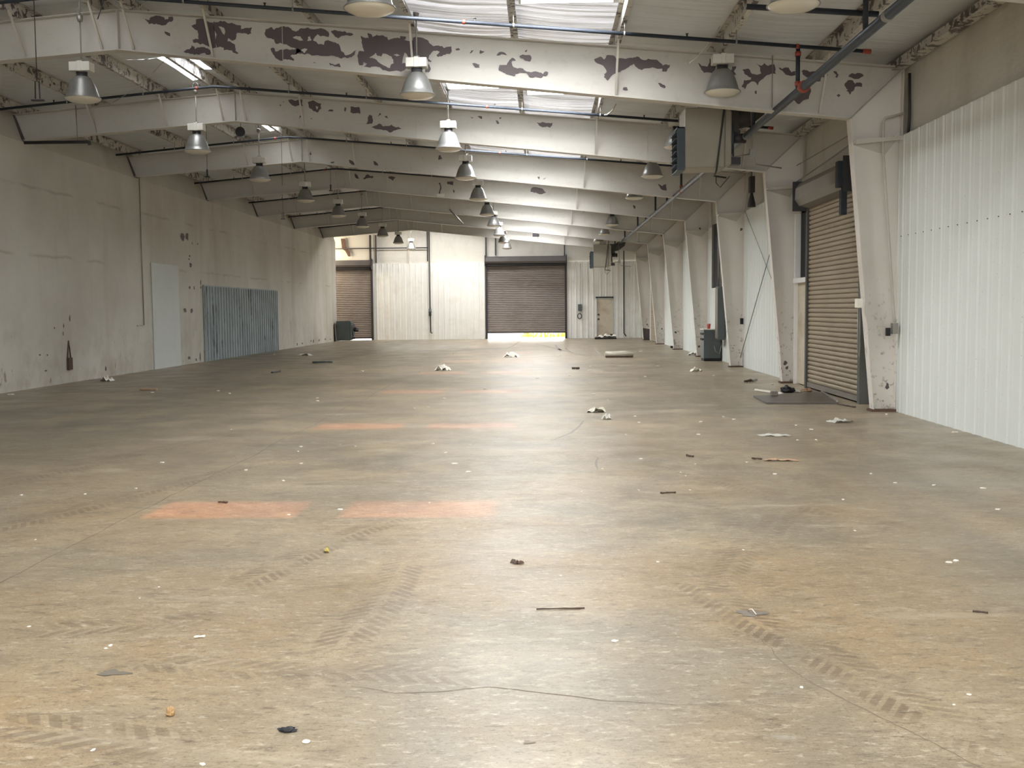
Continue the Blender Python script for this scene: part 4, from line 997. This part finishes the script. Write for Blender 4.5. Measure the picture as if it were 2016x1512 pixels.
mb = MB(); mb.box(-.06, .06, -.05, .05, 0, .08); o = mb.build('metal_bracket', 'hood', bevel=.008); o.location = on_z(1524, 779, .028) ; tag(o, 'small dull bracket on the steel plate beside the white pole', 'bracket')
lump('rubble_piece', 1572, 773, .09, .05, .05, 'beigebox', 'pale rubble piece beside the black bag', 'rubble', 2)
lump('rubble_piece', 1588, 771, .10, .06, .06, 'wood', 'brownish rubble piece at the white door frame foot', 'rubble', 3)
def film(name, px, py, L, W, H, m, label, cat, seed, rz=0.0, amp=1.0, group=None):
    """crumpled sheet lying on the floor"""
    c = on_z(px, py); mb = MB(); rnd = Vector((seed * 3.1, seed * 1.7, 0))
    def fn(u, v):
        x, y = (u - .5) * L, (v - .5) * W
        e = noise.noise(Vector((u * 4, v * 4, 0)) + rnd); e2 = noise.noise(Vector((u * 9, v * 9, 2)) + rnd)
        k = 1 + .35 * noise.noise(Vector((u * 2.2, v * 2.2, 5)) + rnd)
        return (x * k, y * k, .004 + max(0, H * (.4 + e * amp + .4 * e2) * (1 - (2 * u - 1) ** 4)))
    mb.grid(fn, 14, 12); o = mb.build(name, m, fix=False); o.location = c; o.rotation_euler = (0, 0, rz); tag(o, label, cat, group); return o
film('plastic_bag', 1524, 858, .38, .15, .025, 'plastic', 'clear crumpled plastic bag, the nearer of two on the right floor', 'bag', 1)
film('plastic_bag', 1652, 831, .28, .22, .05, 'plastic', 'clear crumpled plastic bag nearer the right wall', 'bag', 2, .3)
film('cardboard_strip', 1540, 907, .36, .09, .02, 'wood', 'curled tan cardboard strip on the right floor', 'cardboard', 3, -.1)
film('paper_wad', 873, 729, .42, .3, .16, 'paper', 'crumpled pale paper wad beside an orange floor patch', 'paper', 4)
film('paper_wad', 1006, 703, .5, .3, .16, 'paper', 'crumpled pale paper left of the skid marks far down the hall', 'paper', 5)
film('paper_wad', 1175, 811, .28, .2, .07, 'beigebox', 'folded beige paper piece on the floor right of centre', 'paper', 6)
film('paper_wad', 1195, 825, .15, .18, .07, 'plastic', 'small clear plastic scrap behind the folded beige paper', 'plastic', 7)
film('paper_wad', 1370, 731, .28, .2, .10, 'paper', 'white crumpled sheet on the floor before the electrical cabinet', 'paper', 8)
film('paper_wad', 1366, 699, .4, .25, .12, 'paper', 'pale paper heap close to the foot of the fourth column', 'paper', 9)
film('paper_wad', 212, 750, .24, .3, .12, 'paper', 'white paper wad near the left wall', 'paper', 10)
film('paper_wad', 601, 700, .5, .2, .08, 'paper', 'flat white paper near the blue-grey sheet', 'paper', 11)
a = on_z(1219, 704); t = thing('foam_roll', 'pale roll lying on the floor right of the skid marks', 'roll', a)
mb = MB(); mb.tube([(-.46, 0, .11), (-.2, .02, .10), (.15, 0, .12), (.46, -.02, .1)], [.09, .1, .105, .07], 12); mb.build('body', 'beigebox', t)
mb = MB(); mb.box(-.44, .44, -.08, .04, .0, .06); mb.build('underside', 'darkwood', t)
a = on_z(1192, 667.5); t = thing('debris_pile', 'heap of white torn sheets on a black tray before the far white door', 'debris', a)
mb = MB(); mb.box(-.56, .56, -.25, .15, 0, .07); mb.build('tray', 'black', t)
mb = MB(); mb.grid(lambda u, v: ((u - .5) * 1.1, (v - .5) * .4, .07 + .22 * max(0, .35 + noise.noise(Vector((u * 5, v * 3, 8))))), 20, 10); mb.build('torn_sheets', 'paper', t, fix=False)
lump('black_bag', 1206, 664, .16, .1, .16, 'black', 'small black bag on the right of the far debris heap', 'bag', 5, .07)
# sticks
def stick(px0, py0, px1, py1, r, m, label, name='wood_stick', cat='stick', wav=.3):
    a, b = on_z(px0, py0), on_z(px1, py1); L = (b - a).length; rnd = random.Random(px0); pts = []
    for i in range(8):
        p = a.lerp(b, i / 7) - a; pts.append((p.x, p.y + rnd.uniform(-wav, wav) * L * .03, r + rnd.uniform(0, r * .4)))
    mb = MB(); mb.tube(pts, [r * rnd.uniform(.7, 1.15) for _ in pts], 7); o = mb.build(name, m); o.location = a; tag(o, label, cat); return o
stick(1056, 1201, 1151, 1199, .0045, 'darkwood', 'long thin dark stick on the floor below the centre')
o = film('dead_leaf', 1014, 1109, .045, .05, .025, 'darkwood', 'curled dark brown leaf on the floor just right of centre', 'leaf', 21, .6)
o = film('dead_leaf', 1024, 1110, .05, .03, .02, 'rust', 'reddish curled leaf touching the dark brown leaf', 'leaf', 22, .2)
film('dead_leaf', 643, 1087, .035, .04, .035, 'yellow', 'tiny yellow leaf on the floor left of centre', 'leaf', 23)
lump('tan_crumb', 336, 1408, .016, .02, .03, 'tan', 'tan crumb on the floor at the lower left', 'crumb', 7)
lump('dark_clod', 566, 1439, .034, .02, .012, 'black', 'dark flaky clod near the bottom left of centre', 'clod', 8)
lump('white_pebble', 603, 1462, .016, .014, .01, 'paper', 'round white pebble beside the dark clod at the bottom', 'pebble', 9, amp=.15)
a = on_z(1480, 1208); mb = MB(); mb.tube([(-.012, .03, .004), (-.01, .01, .02), (0, -.01, .026), (.018, -.03, .004)], .0025, 6); o = mb.build('wire_bit', 'paper'); o.location = a; tag(o, 'short curved white wire bit over a dark oily spot', 'wire')
stick(430, 990, 448, 991, .008, 'darkwood', 'small dark chip lying on the near left orange patch', 'wood_chip', 'chip')
stick(1352, 899, 1365, 901, .012, 'darkwood', 'small dark chip on the floor left of the cardboard strip', 'wood_chip', 'chip')
stick(1480, 904, 1500, 906, .01, 'darkwood', 'thin dark splinter just left of the cardboard strip', 'wood_chip', 'chip')
stick(1300, 972, 1330, 971, .008, 'darkwood', 'thin dark splinter on the floor right of centre', 'wood_chip', 'chip')
stick(1466, 754, 1478, 752, .03, 'darkwood', 'dark scrap on the floor beside the second right column', 'wood_chip', 'chip')
stick(1480, 752, 1490, 750, .025, 'galv', 'grey scrap right of the dark scrap by the second column', 'metal_scrap', 'scrap')
stick(1650, 797, 1684, 803, .012, 'darkwood', 'thin dark rod on the floor right of the steel plate', 'thin_rod', 'rod')
stick(1915, 1205, 1945, 1208, .005, 'darkwood', 'thin dark splinter at the far right of the near floor', 'wood_chip', 'chip')
stick(275, 769, 310, 769, .02, 'wood', 'pale wooden slat on the floor near the left wall', 'wooden_slat', 'slat')
stick(535, 735, 552, 732, .02, 'dark', 'dark twig on the floor at left mid hall', 'twig', 'twig')
stick(615, 715, 655, 715, .03, 'elec', 'dark greenish strip on the floor near the far left wall', 'strip', 'strip')
stick(1126, 727, 1141, 727, .03, 'darkwood', 'dark chip far down the hall right of the orange patches', 'wood_chip', 'chip')
stick(382, 1257, 404, 1255, .006, 'paper', 'white plastic bit on the floor at the left', 'plastic_bit', 'bit')
stick(1320, 686, 1326, 686, .05, 'black', 'black block at the foot of the fifth right column', 'block', 'block')
# small white flakes, one object each, each told by what lies next to it
lands = []
for o in COL.objects:
    if o.parent or 'category' not in o.keys(): continue
    if o.name.split('.')[0] in ('steel_plate',): c = on_z(1570, 786)
    elif o.name.split('.')[0] in ('plastic_bag', 'cardboard_strip', 'paper_wad', 'dead_leaf', 'tan_crumb', 'dark_clod', 'white_pebble', 'wire_bit', 'wood_stick', 'wood_chip', 'thin_rod', 'wooden_slat', 'twig', 'strip', 'plastic_bit', 'foam_roll', 'debris_pile', 'transformer_cabinet'): c = Vector(o.location)
    else: continue
    l = o['label']
    for cut in (' lying on the', ' on the floor', ' on the near', ' on the right floor', ' before the', ' at the lower', ' near the', ' right of centre', ' just right', ' close to', ' far down', ' beside the dark', ' beside an', ' over a', ' nearer the', ', the nearer'): 
        if l.find(cut) > 12: l = l[:l.find(cut)]
    lands.append((c, l))
cnt = {}
for c, l in lands: cnt[l] = cnt.get(l, 0) + 1
lands = [(c, l) for c, l in lands if cnt[l] == 1]
lands += [(on_z(440, 1000), 'near left orange patch'), (on_z(810, 1000), 'near right orange patch'), (on_z(700, 843), 'second orange patch row'), (on_z(890, 764), 'third orange patch row'), (on_z(1738, 810), 'nearest right column foot'), (on_z(1110, 687), 'two short skid marks')]
used = set()
def flake_label(c):
    for (L, l) in sorted(lands, key=lambda q: (q[0] - c).length)[:14]:
        d = c - L; far = 'close' if d.length < .6 else ('a step' if d.length < 1.6 else 'well')
        dr = ('right' if d.x > 0 else 'left') if abs(d.x) > abs(d.y) * .5 else ''
        dy = ('beyond' if d.y > 0 else 'before') if abs(d.y) > abs(d.x) * .5 else ''
        w_ = {('right', ''): 'right of', ('left', ''): 'left of', ('', 'beyond'): 'beyond', ('', 'before'): 'in front of', ('right', 'beyond'): 'beyond and right of', ('left', 'beyond'): 'beyond and left of', ('right', 'before'): 'in front and right of', ('left', 'before'): 'in front and left of', ('', ''): 'at'}[(dr, dy)]
        t = 'white flake %s %s the %s' % (far, w_, l)
        if t not in used and len(t.split()) <= 16: used.add(t); return t
    return 'tiny white paint flake lying on the concrete floor'

fl = [(895,914,1.2),(922,930,1.2),(484,926,.8),(593,913,.8),(558,947,.8),(320,911,.9),(568,1014,.7),(669,1004,1),(1380,831,.9),(1375,856,.9),(1168,777,.8),(1424,821,.7),(1445,826,.7),
 (1568,838,.8),(1597,846,.8),(1570,867,.7),(1606,866,.6),(1525,934,.9),(1715,933,.7),(1763,951,.7),(1838,956,.9),(1935,962,1.1),(1965,1004,1),(1660,984,.7),(1868,1108,1),(1882,1105,1.1),
 (1262,904,.8),(1369,914,.5),(1350,937,.5),(1186,923,.5),(1358,965,.5),(1257,965,.5),(1146,968,.5),(1295,1107,.7),(1210,1263,1),(1578,1354,.7),(1908,1368,.6),(1878,1388,.5),(1683,1045,.5),
 (58,1234,.6),(217,1272,.8),(208,1277,.6),(185,1476,.5),(399,1506,.9),(182,1478,.5),(275,1178,.4),(313,1156,.4),(70,1063,.5),(268,962,.6),(168,973,.6),(42,975,.7),(592,880,.7),(587,889,.6),
 (853,874,.7),(925,877,.6),(974,871,.6),(878,892,.7),(700,879,.5),(455,846,.5),(843,802,.6),(874,785,.8),(816,804,.6),(955,766,1),(1058,745,.8),(1122,740,.8),(1160,730,.8),(1162,722,.8),(1262,692,1),
 (1294,721,1),(1270,742,1),(300,773,.8),(430,770,.8),(452,775,.8),(625,784,.7),(625,790,.9),(713,731,.8),(540,698,.8),(1197,788,.6),(1250,820,.7),(1258,832,.7),(1100,700,1),(1232,856,.6),(1463,1083,.5),
 (845,990,.4),(1104,1134,.4),(1520,757,.8),(1405,740,.8),(1880,852,1.3),(1745,816,.8),(670,875,.4),(22,777,1.4),(1340,930,.4),(1470,910,.5)]
fm = None
for i, (px, py, s_) in enumerate(fl):
    c = on_z(px, py)
    if fm is None:
        fm = []
        for q in range(4):
            mb = MB(); rnd = random.Random(q); n = 9
            pts = [(math.cos(6.283 * k / n) * rnd.uniform(.6, 1.2), math.sin(6.283 * k / n) * rnd.uniform(.5, 1.1)) for k in range(n)]
            mb.prism([(a * .02, b * .017) for a, b in pts], 'z', .001, .008)
            o = mb.build('paint_flake', 'paper'); fm.append(o.data); bpy.data.objects.remove(o)
    o = bpy.data.objects.new('paint_flake', fm[i % 4]); COL.objects.link(o)
    k = s_ * (.42 + c.y / 12); o.location = c; o.scale = (k, k, min(k, 2)); o.rotation_euler = (0, 0, i * 1.3)
    tag(o, flake_label(c), 'flake', 'white paint flakes scattered over the floor')
